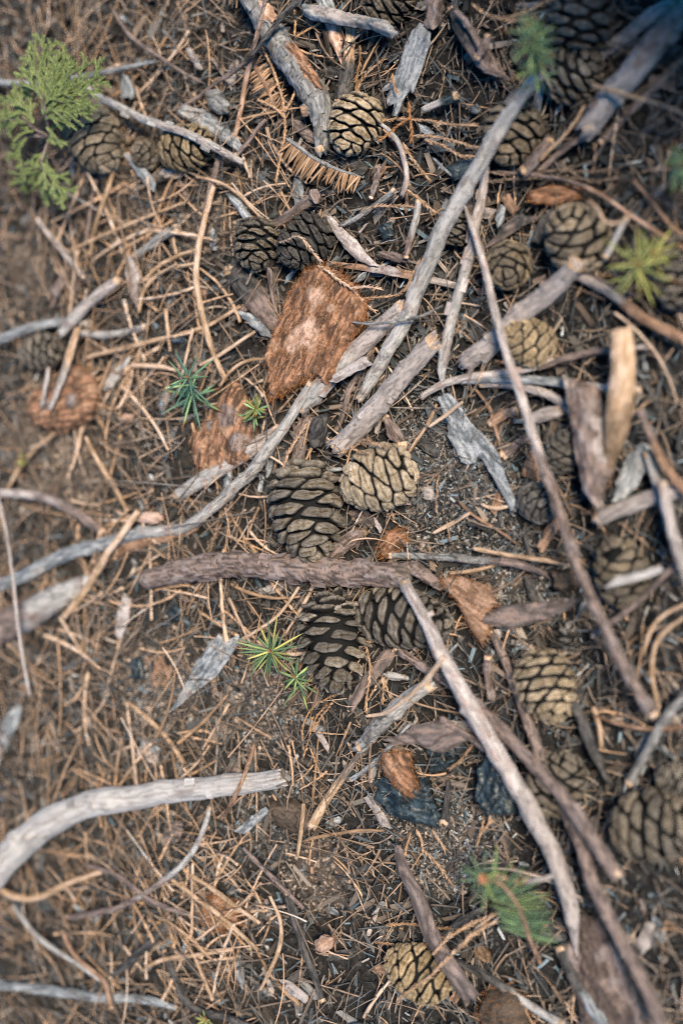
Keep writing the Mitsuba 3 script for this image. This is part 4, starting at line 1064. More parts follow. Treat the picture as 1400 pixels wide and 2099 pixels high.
# ---------------- sticks of the centre
limb(ST, 'thick pale mauve stick with a bright broken end, lying right of the fibrous red bark', ST, [(890, 700), (850, 745), (792, 812), (735, 876), (694, 914)], [38, 42, 43, 43, 42], [13, 12, 10, 8, 7], 'mauve', knobs=2, wob=.6, peel=5)
limb(ST, 'mauve stick tucked behind the long grey branch, next to the fibrous red bark', ST, [(824, 632), (770, 680), (702, 745), (658, 796), (620, 838)], [36, 38, 38, 36, 28], [8, 6, 5, 5, 4], 'mauve', to_look='grey', knobs=2, peel=5)
limb(ST, 'thin dark stick in the gap between the two mauve sticks', ST, [(762, 708), (740, 760), (716, 800), (706, 842), (690, 880)], [13, 14, 14, 13, 10], 4, 'olive')
chip('bark_piece', 'curled pale shaving of bark over the mauve stick beside the red slab', 'bark', [(742, 728), (762, 746), (724, 764), (688, 784), (676, 782), (680, 768), (712, 744)], 24, 1.6, 'pale', curl=-.0035, rough=.0005)
limb(TW, 'thin blue grey stalk laid across the long grey branch', TW, [(724, 660), (762, 664), (806, 660), (856, 650), (906, 627)], [5, 6, 7, 7, 5], [22, 24, 26, 24, 18], 'lichen')
limb('branch', 'smooth grey branch running from the centre down to the left edge', 'branch', [(636, 786), (606, 838), (572, 890), (532, 948), (482, 1000), (430, 1046), (380, 1080), (310, 1088), (220, 1112), (130, 1138), (50, 1178), (-20, 1212)], [16, 22, 24, 26, 24, 24, 22, 24, 26, 28, 28, 28], [12, 12, 12, 11, 10, 8, 7, 7, 6, 6, 6, 6], 'grey', to_look='bluish', knobs=4, peel=4)
limb(ST, 'pale mauve stick alongside the smooth grey branch, below the crumpled bark', ST, [(572, 882), (500, 930), (430, 976), (366, 1016)], [26, 34, 36, 26], 4, 'mauve', to_look='grey')
limb(TW, 'reddish bark twig under the smooth grey branch at left', TW, [(200, 1152), (270, 1120), (340, 1100), (400, 1082)], [22, 24, 22, 14], 3, 'rust')
limb(ST, 'large dim weathered log end at the left edge', ST, [(-30, 1306), (60, 1256), (130, 1220), (196, 1186)], [66, 62, 48, 26], 1, 'olive', ('broken', 'broken'), end_look='olive', to_look='grey')
limb(ST, 'peeling brown stick lying level under the upright cone', ST, [(296, 1192), (350, 1176), (420, 1162), (500, 1156), (600, 1166), (700, 1174), (832, 1181)], [40, 46, 50, 52, 54, 52, 52], [9, 9, 9, 9, 9, 10, 10], 'brown', ('round', 'cut'), end_look='brown', knobs=4, wob=.7, peel=22)
limb(ST, 'short sawn stub beside the foot of the upright cone', ST, [(740, 1088), (718, 1106), (694, 1126), (676, 1142)], [26, 30, 32, 30], 6, 'brown', ('cut', 'round'), end_look='rust', peel=3)
limb(ST, 'grey stick lying level right of the peeling stick', ST, [(800, 1139), (880, 1140), (1000, 1150), (1060, 1156), (1116, 1176)], [16, 17, 18, 17, 10], 9, 'lichen', to_look='olive', knobs=2)
limb(TW, 'tan stalk above the level grey stick', TW, [(972, 1124), (1030, 1136), (1100, 1146), (1166, 1158)], [8, 10, 9, 6], 10, 'tan')
limb(TW, 'orange stalk under the level grey stick', TW, [(924, 1174), (970, 1170), (1020, 1156)], 8, 7, 'tan')
limb('branch', 'pale speckled stick descending from the peeling stick to the bottom right', 'branch', [(830, 1196), (866, 1266), (900, 1330), (932, 1392), (970, 1460), (1012, 1532), (1060, 1620), (1110, 1710), (1150, 1800), (1170, 1880), (1180, 1962)], [22, 26, 30, 34, 36, 37, 38, 38, 36, 32, 20],
     [32, 36, 36, 34, 30, 28, 26, 24, 20, 14, 8], 'pale', ('broken', 'point'), to_look='mauve', knobs=4, stubs=[(.10, 4.4, .0016, .003)])
limb(ST, 'brown stick crossing under the speckled stick, ending in a pale knob', ST, [(812, 1328), (878, 1374), (970, 1440), (1060, 1532), (1110, 1584), (1160, 1642), (1216, 1722), (1264, 1794)], [16, 20, 24, 28, 29, 30, 30, 28], [8, 9, 14, 22, 26, 30, 34, 36], 'brown', to_look='olive', knobs=3, peel=6)
limb(ST, 'long olive stick right of the speckled stick, running off the bottom edge', ST, [(1008, 1296), (1048, 1380), (1080, 1470), (1110, 1552), (1150, 1644), (1192, 1742), (1232, 1852), (1290, 1962), (1362, 2110)], [16, 22, 24, 26, 28, 28, 28, 28, 30], [6, 8, 10, 12, 16, 24, 30, 34, 34], 'olive', knobs=4)
limb(ST, 'short lichen stick with a tan broken end, below the weathered open cone', ST, [(736, 1530), (782, 1480), (832, 1432), (882, 1404)], [26, 34, 34, 28], 8, 'lichen', to_look='grey', knobs=2)
limb(TW, 'straw coloured curved stalk joining the speckled stick', TW, [(752, 1468), (782, 1464), (812, 1448), (860, 1408), (908, 1348)], [7, 9, 10, 11, 10], [14, 16, 24, 34, 46], 'straw')
limb(ST, 'thin dark lichen stick above the wavy mauve chip', ST, [(906, 1474), (946, 1502), (980, 1526), (1012, 1546)], [14, 16, 16, 12], 18, 'olive')
limb(TW, 'bluish stalk left of the wavy mauve chip', TW, [(720, 1598), (760, 1570), (800, 1530), (842, 1482)], [10, 11, 11, 10], 10, 'bluish')
limb(ST, 'tan ribbed stick slanting below the short lichen stick', ST, [(640, 1692), (664, 1648), (694, 1604), (728, 1556), (766, 1516)], [20, 18, 17, 15, 12], 8, 'tan', to_look='olive')
limb(ST, 'upright brown peg left of the tan lower right cone', ST, [(1000, 1346), (1000, 1386), (1006, 1428)], [18, 20, 18], 8, 'brown')
limb(ST, 'small dark club shaped stick beside the black charcoal block', ST, [(918, 1602), (916, 1640), (910, 1690)], [10, 14, 22], 10, 'dark')
limb('driftwood', 'pointed grained driftwood splinter lying over the lowest cone', ST, [(813, 1732), (830, 1788), (860, 1852), (882, 1912), (920, 1980), (962, 2040)], [16, 28, 34, 36, 38, 36], [12, 12, 14, 18, 26, 14], 'drift', ('round', 'broken'), end_look='dark', flat=.55, wob=.6)
limb(ST, 'slim grey stick running from the driftwood to the bottom edge', ST, [(922, 1968), (1000, 2002), (1070, 2050), (1150, 2100)], [15, 18, 20, 20], 6, 'dark', to_look='grey')
limb(ST, 'dark splinter behind the lowest seedling', ST, [(906, 1918), (950, 1886), (990, 1862)], [12, 18, 12], 6, 'dark')
limb(ST, 'dark brown stick half under the wide reddish slab', ST, [(1150, 1944), (1176, 1998), (1208, 2050), (1246, 2110)], [26, 30, 32, 32], 4, 'dark', to_look='bluish')

# ---------------- left side
limb('branch', 'big bleached white branch curving in from the left edge', 'branch', [(-30, 1812), (50, 1726), (130, 1672), (220, 1642), (320, 1627), (420, 1616), (500, 1607), (578, 1594)], [64, 62, 58, 54, 48, 45, 44, 38], [14, 14, 14, 14, 14, 14, 14, 14], 'white', ('broken', 'broken'), end_look='brown', knobs=3, peel=12)
limb(ST, 'pale bent stick at the left edge above the smooth grey branch', ST, [(-10, 1012), (70, 1016), (130, 1036), (212, 1092)], [16, 18, 22, 18], 8, 'pale', to_look='olive')
limb(ST, 'pale grey stick slanting at the left, over the orange brown lump', ST, [(128, 682), (150, 654), (172, 630), (242, 574)], [18, 24, 24, 20], 12, 'grey', to_look='mauve')
limb(ST, 'flat tan stick standing on the orange brown lump', ST, [(158, 676), (146, 716), (132, 760), (104, 836)], [16, 20, 20, 10], [14, 20, 24, 24], 'tan', to_look='mauve', flat=.5)
limb(TW, 'thin pale sliver beside the flat tan stick', TW, [(100, 756), (94, 790), (86, 830)], [8, 11, 8], 24, 'pale', flat=.5)
limb(ST, 'dim bluish stick at the left edge above the small dull cone', ST, [(-20, 704), (50, 676), (120, 660), (180, 664)], [22, 20, 18, 14], 6, 'bluish')
limb(ST, 'thin mauve stick continuing the dim bluish one', ST, [(166, 682), (230, 686), (298, 670)], [14, 16, 14], 6, 'grey')
limb(TW, 'long tan curving stalk left of the fibrous red bark', TW, [(438, 384), (416, 470), (402, 560), (412, 630), (430, 700), (462, 778)], [10, 12, 13, 13, 13, 11], [10, 12, 14, 14, 12, 10], 'straw', to_look='tan')
limb(TW, 'tan stalk crossing under the long curving stalk', TW, [(180, 732), (270, 710), (350, 690), (410, 674), (492, 628)], [8, 11, 10, 10, 7], 10, 'tan')
limb(TW, 'tan stalk ending at the bluish green seedling', TW, [(272, 750), (320, 751), (366, 760)], [8, 10, 7], 14, 'straw')
limb(TW, 'tan stalk slanting from the seedling to the red slab', TW, [(412, 748), (450, 728), (486, 704), (522, 680)], [7, 8, 8, 6], 13, 'straw')
limb(TW, 'short upright tan stalk above the bluish green seedling', TW, [(340, 636), (345, 680), (350, 718)], [8, 8, 6], 14, 'tan')
limb(TW, 'curved tan stalk meeting the small yellowish seedling', TW, [(452, 790), (476, 758), (506, 740), (546, 735)], [6, 7, 7, 5], 13, 'tan')
limb(TW, 'forked tan twig, upper prong, above the pale leaf flake', TW, [(296, 574), (316, 554), (340, 536), (402, 512)], [8, 8, 8, 7], 12, 'tan')
limb(TW, 'forked tan twig, lower prong, above the pale leaf flake', TW, [(286, 640), (294, 600), (312, 574), (404, 540)], [8, 8, 8, 7], 12, 'tan')
limb(TW, 'tan stalk pointing down left of the pale mauve stick', TW, [(178, 898), (200, 940), (222, 978), (262, 1046)], [8, 10, 11, 9], 9, 'tan')
limb(TW, 'tan stalk at the left edge under the yellow sprout', TW, [(16, 1002), (44, 956), (72, 922), (112, 888)], [7, 9, 9, 8], 9, 'tan')
limb(TW, 'bright tan stick lying across the smooth grey branch', TW, [(282, 1050), (260, 1082), (230, 1122), (182, 1200), (134, 1262)], [12, 14, 15, 15, 13], [16, 18, 18, 14, 12], 'straw', to_look='tan')
limb(TW, 'thin white stalk upright at the left edge', TW, [(-6, 1000), (20, 1130), (40, 1300), (62, 1424)], [6, 7, 7, 6], [40, 40, 36, 30], 'pale')
limb(TW, 'tan stalk lying alone on the soil under the pale lilac chip', TW, [(262, 1440), (300, 1470), (346, 1516), (376, 1562)], [8, 10, 11, 9], 9, 'tan')
limb(TW, 'pinkish stalk leaning from the peeling stick to the star shaped seedling', TW, [(494, 1312), (530, 1290), (562, 1268), (612, 1204)], [6, 7, 7, 6], [12, 14, 14, 16], 'straw')
limb(TW, 'grey curved stalk below the bleached white branch', TW, [(430, 1656), (402, 1734), (342, 1800), (262, 1852), (140, 1880)], [11, 13, 13, 13, 11], [10, 13, 14, 14, 11], 'grey', to_look='olive')
limb(TW, 'dull curved stalk crossing the grey curved stalk', TW, [(178, 1774), (250, 1800), (310, 1846), (376, 1872)], [9, 11, 11, 9], [12, 14, 18, 14], 'olive')
limb(TW, 'wavy tan stalk at the left edge below the white branch', TW, [(-14, 1818), (60, 1842), (130, 1816), (206, 1788)], [14, 14, 13, 11], 12, 'tan')
limb(TW, 'dull slanting stalk at lower left', TW, [(28, 1858), (90, 1930), (150, 1970), (214, 2014)], [9, 11, 11, 9], 12, 'grey')
limb(TW, 'reddish tan stalk beside the dull slanting stalk', TW, [(130, 1910), (160, 1966), (214, 2014), (228, 2066)], [9, 10, 11, 11], 13, 'rust')
limb(ST, 'pale grey stick along the bottom left', ST, [(-20, 2016), (100, 2030), (210, 2044), (300, 2050), (360, 2066)], [18, 20, 20, 18, 12], 5, 'bluish')
limb(TW, 'upper of two parallel tan stalks right of the fuzzy orange patch', TW, [(390, 1794), (430, 1818), (462, 1842), (532, 1892)], [9, 10, 10, 8], 11, 'tan')
limb(TW, 'lower of two parallel tan stalks right of the fuzzy orange patch', TW, [(354, 1804), (400, 1838), (442, 1870), (528, 1946)], [8, 10, 10, 8], 13, 'tan')
limb(TW, 'dull grey stalk slanting at lower centre', TW, [(500, 1738), (532, 1772), (562, 1802), (622, 1862)], [8, 10, 10, 8], 10, 'olive')
limb(TW, 'sinuous tan stalk right of the parallel stalks', TW, [(554, 1838), (577, 1900), (562, 1970), (534, 2028)], [7, 9, 9, 7], 12, 'tan')
limb(TW, 'tan stalk lying level near the bottom left', TW, [(300, 1982), (340, 1966), (382, 1960), (478, 1945)], [7, 9, 10, 8], 11, 'tan')
limb(ST, 'dark twig diagonal in the needles at lower left', ST, [(352, 1878), (318, 1922), (280, 1960), (228, 2002)], [16, 20, 20, 14], 7, 'dark')
limb(ST, 'dark rough twig upright at the lower centre', ST, [(588, 1828), (604, 1880), (622, 1932), (662, 2052)], [18, 22, 20, 14], 5, 'dark')
limb(ST, 'dark bent twig at the bottom left of centre', ST, [(336, 1948), (362, 2010), (390, 2060), (450, 2080), (530, 2112)], [12, 16, 16, 16, 14], 7, 'dark')
limb(ST, 'flat dark strip of bark under the small dark grey cone', 'bark', [(476, 552), (510, 592), (540, 630), (566, 668)], [40, 54, 52, 30], 2, 'dark', to_look='olive', flat=.5)
limb(TW, 'tan stalk crossing the bleached white branch', TW, [(522, 1528), (506, 1574), (486, 1622), (456, 1676)], [9, 10, 9, 8], [12, 22, 32, 14], 'rust')
limb(TW, 'short peg of tan stalk right of the bleached branch', TW, [(622, 1650), (618, 1700), (610, 1752)], [8, 9, 8], 12, 'tan')
limb(TW, 'curved grey stick below the golden tan cone', TW, [(770, 248), (800, 270), (816, 290), (830, 332), (832, 378), (824, 398)], [8, 9, 11, 12, 12, 9], 12, 'grey', to_look='pale')
limb(TW, 'lichen twig between the pale shaving and the fir twig', TW, [(698, 462), (730, 446), (764, 424), (808, 390)], [10, 12, 12, 14], 11, 'lichen')
limb(TW, 'speckled upright twig left of the long grey branch', TW, [(858, 412), (852, 450), (842, 490), (832, 528)], [14, 16, 15, 12], 11, 'grey', to_look='olive')
limb(TW, 'pale brown hooked twig under the fir twig', TW, [(774, 342), (768, 374), (760, 406)], [13, 13, 11], 11, 'brown')
limb(ST, 'cigar shaped stick with a pale burnt tip, under the grey branch top', ST, [(870, 224), (900, 212), (936, 196)], [13, 16, 18], 10, 'white', to_look='char')
limb(TW, 'brown stalk with a broken tip over the soil beside the mauve stick', ST, [(790, 856), (806, 884), (824, 914)], [18, 28, 24], 5, 'brown')
limb(TW, 'straw needle laid on the twisted grey bark', TW, [(880, 874), (912, 852), (948, 824)], [7, 8, 6], 16, 'straw')
limb(TW, 'orange brown stalk upright on the soil under the forked stick', TW, [(974, 800), (1000, 832), (1014, 872), (1030, 930)], [6, 8, 8, 7], 7, 'rust')
limb(TW, 'bent tan stalk on the soil left of the twisted grey bark', TW, [(894, 830), (880, 862), (862, 890), (840, 924)], [6, 8, 8, 6], 8, 'tan')
limb(TW, 'reddish stalk lying on the open soil', TW, [(942, 1030), (970, 1056), (1010, 1080), (1064, 1118)], [6, 7, 7, 6], 6, 'rust')
limb(TW, 'dull straw stalk joining the reddish stalk on the soil', TW, [(890, 1092), (920, 1076), (962, 1052)], [7, 9, 7], 6, 'straw')
limb(ST, 'pale thin sliver under the tip of the twisted grey bark', TW, [(988, 1034), (1010, 1042), (1046, 1036)], [6, 8, 7], 6, 'straw')
limb(ST, 'grey brown stick piece right of the twisted grey bark', ST, [(1030, 934), (1062, 910), (1096, 892)], [22, 22, 16], 4, 'olive')
limb(ST, 'small brown stick piece on soil above the grey brown piece', ST, [(1008, 868), (1030, 852), (1056, 842)], [22, 24, 18], 3, 'rust', to_look='brown')
limb(ST, 'dark mauve stick piece right of the long bare stick', ST, [(1086, 858), (1116, 848), (1148, 842)], [22, 30, 24], 4, 'mauve')
limb(ST, 'dark grey rod across the shade at the centre right', ST, [(1016, 742), (1060, 744), (1100, 742)], [10, 10, 8], 5, 'rust')

# ---------------- loose flat chips
chip('bark_piece', 'twisted grey ribbed strip of bark on the open soil', 'bark', [(894, 816), (908, 806), (924, 808), (946, 836), (962, 866), (990, 890), (1008, 912), (1026, 946), (1034, 976), (1042, 1000), (1056, 1026), (1058, 1050), (1046, 1048), (1038, 1022), (1026, 998), (1012, 984), (998, 962), (984, 940), (968, 934), (972, 950), (958, 952), (944, 946), (934, 924), (918, 896), (914, 864)],
     12, 1.8, 'bluish', curl=.002, rough=.0016, slope=(.02, .03), grain=-52, edge=.0005)
chip('bark_piece', 'grey flaking plate of bark crossed by a gnarled twig at upper left', 'bark', [(354, 226), (378, 214), (420, 226), (450, 250), (480, 276), (499, 304), (488, 312), (462, 292), (432, 276), (400, 254), (372, 240)], 13, 3, 'bluish', to_look='grey', rough=.0016)
chip('bark_piece', 'crusty grey lump of bark above the flaking plate', 'bark', [(420, 186), (446, 180), (464, 204), (470, 232), (446, 232), (424, 222)], 18, 6, 'lichen', rough=.003)
chip('wood_chip', 'teal blue chip under the mauve stick at upper left', 'wood chip', [(254, 316), (272, 314), (296, 344), (318, 376), (314, 392), (292, 374), (270, 344)], 12, 2, 'bluish', rough=.0004)
chip('wood_chip', 'curled mauve flake below the small end on cone', 'wood chip', [(322, 352), (346, 344), (386, 354), (362, 366), (340, 364)], 9, 1.4, 'mauve', curl=.002)
chip('wood_chip', 'grey tongue shaped flake above the mauve stick', 'wood chip', [(250, 150), (262, 156), (276, 188), (268, 202), (247, 200)], 9, 1.4, 'bluish')
chip('wood_chip', 'pale grey chip upright near the top left', 'wood chip', [(380, 96), (396, 104), (416, 140), (408, 144), (388, 120)], 9, 1.4, 'mauve')
chip('bark_piece', 'folded purple brown strip of bark above the twin dark cones', 'bark', [(546, 470), (572, 440), (606, 412), (636, 392), (652, 408), (626, 424), (600, 442), (572, 460)], 16, 4, 'drift', curl=-.003, rough=.0012)
chip('bark_piece', 'short purple brown fold at the end of the bark strip', 'bark', [(630, 388), (648, 384), (656, 404), (646, 420), (634, 408)], 20, 4, 'brown')
chip('bark_piece', 'smooth pale cream peel of bark above the fibrous red slab', 'bark', [(666, 438), (680, 446), (704, 470), (728, 490), (748, 518), (776, 546), (758, 544), (724, 530), (700, 506), (682, 478)], 14, 1.6, 'pale', curl=-.003, rough=.0006, edge=.0003)
chip('bark_piece', 'reddish split strip of bark running right from the cream peel', 'bark', [(668, 534), (720, 540), (770, 540), (830, 552), (900, 570), (940, 580), (936, 592), (880, 580), (820, 568), (760, 558), (700, 548)], 9, 2, 'rust', to_look='mauve', rough=.001)
chip('wood_chip', 'small silvery flake under the cream peel', 'wood chip', [(722, 578), (740, 560), (752, 556), (744, 572), (730, 580)], 8, 1.2, 'bluish')
chip('wood_chip', 'pale blue leaf like flake left of the fibrous red bark', 'wood chip', [(484, 636), (508, 640), (530, 654), (554, 680), (556, 692), (532, 684), (508, 662)], 13, 1.3, 'bluish', rough=.0004)
chip('wood_chip', 'pale forked flake above the orange brown lump', 'wood chip', [(204, 798), (212, 780), (240, 744), (264, 722), (266, 736), (244, 770), (222, 802)], 9, 1.6, 'grey')
chip('wood_chip', 'mauve grey leaf shaped flake at the left', 'wood chip', [(256, 518), (272, 530), (286, 572), (278, 628), (266, 606), (256, 562)], 12, 2, 'mauve')
chip('wood_chip', 'pinkish brown flake at the left above the grey stick', 'wood chip', [(100, 602), (114, 576), (132, 554), (136, 576), (116, 612), (104, 632)], 9, 2, 'brown')
chip('wood_chip', 'white narrow chip among the needles at left', 'wood chip', [(254, 1216), (269, 1224), (263, 1270), (246, 1312), (234, 1302), (241, 1250)], 13, 1.6, 'pale', rough=.0004)
chip('wood_chip', 'large pale lilac fishtail chip on the soil at left', 'wood chip', [(344, 1462), (360, 1436), (376, 1410), (395, 1366), (412, 1342), (430, 1318), (448, 1300), (462, 1316), (490, 1300), (486, 1322), (466, 1354), (440, 1390), (402, 1416), (374, 1442)], 15, 2, 'bluish', to_look='grey', rough=.0006, edge=.0004)
chip('wood_chip', 'tan oval chip beside the bright tan stick', 'wood chip', [(282, 1058), (296, 1048), (322, 1050), (330, 1066), (310, 1076), (288, 1072)], 16, 5, 'straw', dome=.002)
chip('wood_chip', 'pale mauve chip peeking out under the peeling stick', 'wood chip', [(520, 1212), (560, 1196), (600, 1190), (576, 1208), (536, 1226)], 6, 3, 'grey')
chip('wood_chip', 'purple grey carved looking chip with wavy tan rings', 'wood chip', [(974, 1276), (996, 1258), (1022, 1242), (1060, 1238), (1100, 1235), (1160, 1226), (1182, 1228), (1172, 1246), (1140, 1260), (1100, 1276), (1044, 1290), (1004, 1282)], 16, 4, 'drift', dome=.0015)
chip('wood_chip', 'wavy ringed mauve chip above the charcoal', 'wood chip', [(783, 1516), (812, 1508), (850, 1486), (884, 1478), (902, 1474), (924, 1484), (950, 1500), (962, 1512), (936, 1530), (904, 1546), (884, 1540), (850, 1526), (804, 1530)], 20, 4, 'drift', dome=.001, rough=.001)
chip('wood_chip', 'plain brown strip behind the wavy ringed mauve chip', 'wood chip', [(896, 1480), (950, 1478), (976, 1480), (980, 1500), (940, 1506)], 14, 3, 'mauve')
chip('wood_chip', 'grey triangular flake on the open soil', 'wood chip', [(863, 998), (884, 998), (888, 1010), (901, 1016), (886, 1026), (868, 1024)], 6, .9, 'mauve', rough=.0003)
chip('wood_chip', 'brown flake tucked under the light tan cone', 'wood chip', [(708, 1050), (740, 1040), (766, 1058), (776, 1074), (750, 1080), (722, 1066)], 5, 1.6, 'brown', to_look='dark')
chip('wood_chip', 'pinkish torn sliver by the light tan cone', 'wood chip', [(766, 1060), (774, 1066), (786, 1088), (778, 1092), (768, 1078)], 9, .9, 'pale')
chip('wood_chip', 'long grey blade of bark below the weathered open cone', 'wood chip', [(712, 1440), (738, 1396), (778, 1338), (800, 1330), (810, 1344), (780, 1380), (748, 1420), (722, 1460)], 8, 1.6, 'drift')
chip('wood_chip', 'small pale slab below the long dark cone', 'wood chip', [(780, 1382), (800, 1376), (836, 1388), (834, 1396), (802, 1394)], 10, 3, 'grey')
chip('wood_chip', 'mauve grey flake left of the charcoal slab', 'wood chip', [(744, 1636), (756, 1630), (790, 1674), (800, 1698), (782, 1696)], 9, 2, 'mauve')
chip('wood_chip', 'white sliver lying over the dull tan cone', 'wood chip', [(1236, 1206), (1260, 1182), (1310, 1172), (1354, 1160), (1360, 1170), (1320, 1186), (1262, 1200)], 44, 1.6, 'white')
chip('wood_chip', 'teal blue flake under the split yellow stick', 'wood chip', [(1250, 1032), (1262, 986), (1284, 934), (1318, 908), (1332, 944), (1304, 998), (1272, 1030)], 9, 2, 'bluish')
chip('wood_chip', 'ragged reddish strip under the flaking bark slab', 'wood chip', [(1098, 1120), (1120, 1078), (1142, 1056), (1146, 1080), (1124, 1112), (1108, 1134)], 12, 2, 'rust', to_look='brown')
chip('wood_chip', 'grey flake near the bottom right corner', 'wood chip', [(1320, 1890), (1340, 1894), (1336, 1940), (1312, 1962), (1304, 1930)], 9, 2, 'mauve')
chip('wood_chip', 'purple grey plate at the bottom left of centre', 'wood chip', [(572, 2010), (586, 2008), (632, 2044), (624, 2056), (592, 2042)], 8, 2, 'mauve')
chip('wood_chip', 'mauve chip below the bleached white branch', 'wood chip', [(330, 1718), (350, 1686), (375, 1690), (368, 1724), (344, 1732)], 9, 2, 'drift')
chip('wood_chip', 'pale bluish splinter below the end of the bleached branch', 'wood chip', [(480, 1704), (508, 1678), (544, 1654), (552, 1664), (522, 1692), (496, 1712)], 10, 2, 'bluish')
chip('wood_chip', 'bluish flat chip at the left edge below the dim log', 'wood chip', [(-12, 1520), (10, 1466), (40, 1440), (44, 1464), (20, 1520), (-12, 1580)], 8, 2, 'bluish')
chip('wood_chip', 'bluish flake half under the upper tan stalks left of the soil', 'wood chip', [(284, 1510), (304, 1516), (332, 1540), (318, 1548), (290, 1530)], 6, 1.6, 'bluish')
chip('wood_chip', 'curved blue shaving among the brown shoots at upper centre', 'wood chip', [(884, 322), (892, 324), (922, 354), (926, 362), (906, 348)], 13, .8, 'bluish')
chip('wood_chip', 'second blue shaving above the first among the brown shoots', 'wood chip', [(856, 252), (872, 258), (892, 274), (878, 278), (862, 268)], 13, .8, 'bluish')
chip('wood_chip', 'reddish grey wedge of wood next to the lichen branch tip', 'wood chip', [(594, 246), (612, 244), (640, 270), (646, 296), (628, 288), (604, 266)], 10, 3, 'drift')
chip('wood_chip', 'dark flat plank of wood below the fir twig', 'wood chip', [(664, 306), (716, 314), (756, 340), (742, 360), (700, 346), (668, 330)], 6, 3, 'dark', to_look='mauve')
chip('wood_chip', 'striped orange brown chip under the upper right shoots', 'wood chip', [(1026, 402), (1042, 396), (1060, 428), (1050, 440), (1034, 424)], 12, 2, 'rust')
chip('wood_chip', 'light blue wedge beside the striped chip', 'wood chip', [(1012, 448), (1024, 420), (1036, 424), (1030, 452), (1018, 466)], 10, 2, 'bluish')
chip('wood_chip', 'dark triangular plank left of the small dark tan cone', 'wood chip', [(994, 508), (1030, 460), (1060, 438), (1104, 444), (1060, 470), (1024, 494)], 9, 2, 'drift', to_look='dark')
chip('wood_chip', 'dark upright plank left of the grey tan cone', 'wood chip', [(1086, 494), (1108, 440), (1136, 428), (1132, 460), (1104, 500)], 9, 2, 'dark')
chip('wood_chip', 'flat dark chip near the crossing sticks at centre right', 'wood chip', [(946, 680), (972, 654), (992, 660), (984, 690), (960, 704)], 5, 2, 'dark')
chip('wood_chip', 'curled brown scale of bark at centre under the speckled upright twig', 'wood chip', [(774, 516), (800, 514), (830, 524), (846, 538), (812, 536), (782, 528)], 10, 2, 'olive', curl=-.002)
chip('pebble', 'white angular pebble in the litter at the bottom', 'pebble', [(642, 1932), (656, 1920), (678, 1928), (676, 1946), (660, 1958), (646, 1950)], 13, 7, 'stone', rough=.0012, dome=.003)
chip('pebble', 'small grey green pebble at the left below the bluish green seedling', 'pebble', [(238, 856), (252, 846), (270, 850), (266, 864), (246, 868)], 9, 5, 'stone', rough=.0012, dome=.002)
chip('pebble', 'small teal stone chip under the top right of the brown shoots', 'pebble', [(962, 216), (976, 210), (984, 222), (974, 232), (964, 228)], 9, 5, 'bluish', rough=.0012, dome=.002)
chip('soil_clod', 'square brown clod on the soil above the ringed chip', 'clod', [(1124, 1172), (1170, 1166), (1180, 1200), (1160, 1216), (1128, 1208)], 11, 9, 'soil', dome=.003, rough=.003, bsdf='litter')
chip('soil_clod', 'reddish brown clod under the lowest seedling', 'clod', [(958, 1950), (976, 1938), (1000, 1958), (996, 1978), (974, 1972)], 11, 8, 'rust', dome=.003, rough=.004, bsdf='litter')
chip('soil_clod', 'large rooty clod at the bottom edge', 'clod', [(976, 2070), (992, 2034), (1030, 2024), (1068, 2050), (1076, 2112), (980, 2112)], 14, 12, 'soil', dome=.006, rough=.004, fibres=500, fibre_look='soil', bsdf='litter')
chip('soil_clod', 'flat clod of earth below the end of the bleached branch', 'clod', [(548, 1644), (600, 1636), (640, 1664), (650, 1700), (610, 1716), (560, 1696)], 6, 6, 'soil', dome=.004, rough=.003, bsdf='litter')
limb('cone_stalk', 'seedy dark catkin lying between the mauve stick and the upright cone', 'cone core', [(658, 852), (654, 880), (648, 918)], [30, 40, 24], 7, 'dark', ('round', 'round'), knobs=4)

# ---------------- shed scale-leaved shoots
spray('shoot', 'long straw coloured shoot lying over the lowest cone', 'shoot', [[(812, 2060), (850, 2022), (890, 1994), (930, 1952), (960, 1924), (1000, 1884), (1044, 1862)], [(930, 1952), (955, 1930), (990, 1902), (1018, 1890)]], [24, 34, 36, 32, 26, 22, 20], [(213, 187, 139), (196, 167, 123), (225, 200, 156)], leaf=.005)
spray('shoot', 'second straw shoot just above the long one at the bottom', 'shoot', [[(886, 1956), (926, 1918), (960, 1896), (1010, 1876)]], [30, 28, 22, 18], [(213, 187, 139), (196, 167, 123), (225, 200, 156)], leaf=.005)
spray('shoot', 'pale pinkish shoot running from the red slab to the right', 'shoot', [[(652, 544), (678, 560), (706, 582), (718, 590), (742, 616), (770, 640)], [(718, 590), (748, 588), (782, 592)]], [26, 26, 24, 22, 14, 10], [(233, 204, 173), (214, 182, 149)])
spray('shoot', 'pale shoot laid over the near black cone', 'shoot', [[(574, 496), (594, 490), (616, 486), (636, 510), (658, 534)]], [38, 42, 44, 40, 30], [(228, 204, 175), (204, 176, 146)])
spray('shoot', 'straw shoot crossing the long grey branch above the blue grey stalk', 'shoot', [[(700, 640), (738, 616), (790, 608), (836, 588), (846, 560), (870, 530)], [(738, 616), (700, 628), (690, 660)]], [12, 13, 14, 15, 18, 24], [(213, 182, 144), (191, 158, 123)])
spray('shoot', 'brown shoot fan at the upper middle, upper arm', 'shoot', [[(780, 246), (830, 244), (880, 248), (930, 256), (976, 256)]], 12, TANP)
spray('shoot', 'brown shoot fan at the upper middle, lower arm', 'shoot', [[(846, 278), (900, 282), (940, 292), (990, 306)], [(870, 286), (910, 300), (944, 318), (990, 318)]], 13, TANP)
spray('shoot', 'rusty red shoot dangling under the fishtail sliver', 'shoot', [[(838, 208), (841, 240), (844, 262), (844, 286)], [(841, 240), (810, 262), (780, 288)]], 14, [(187, 132, 106), (171, 118, 96)])
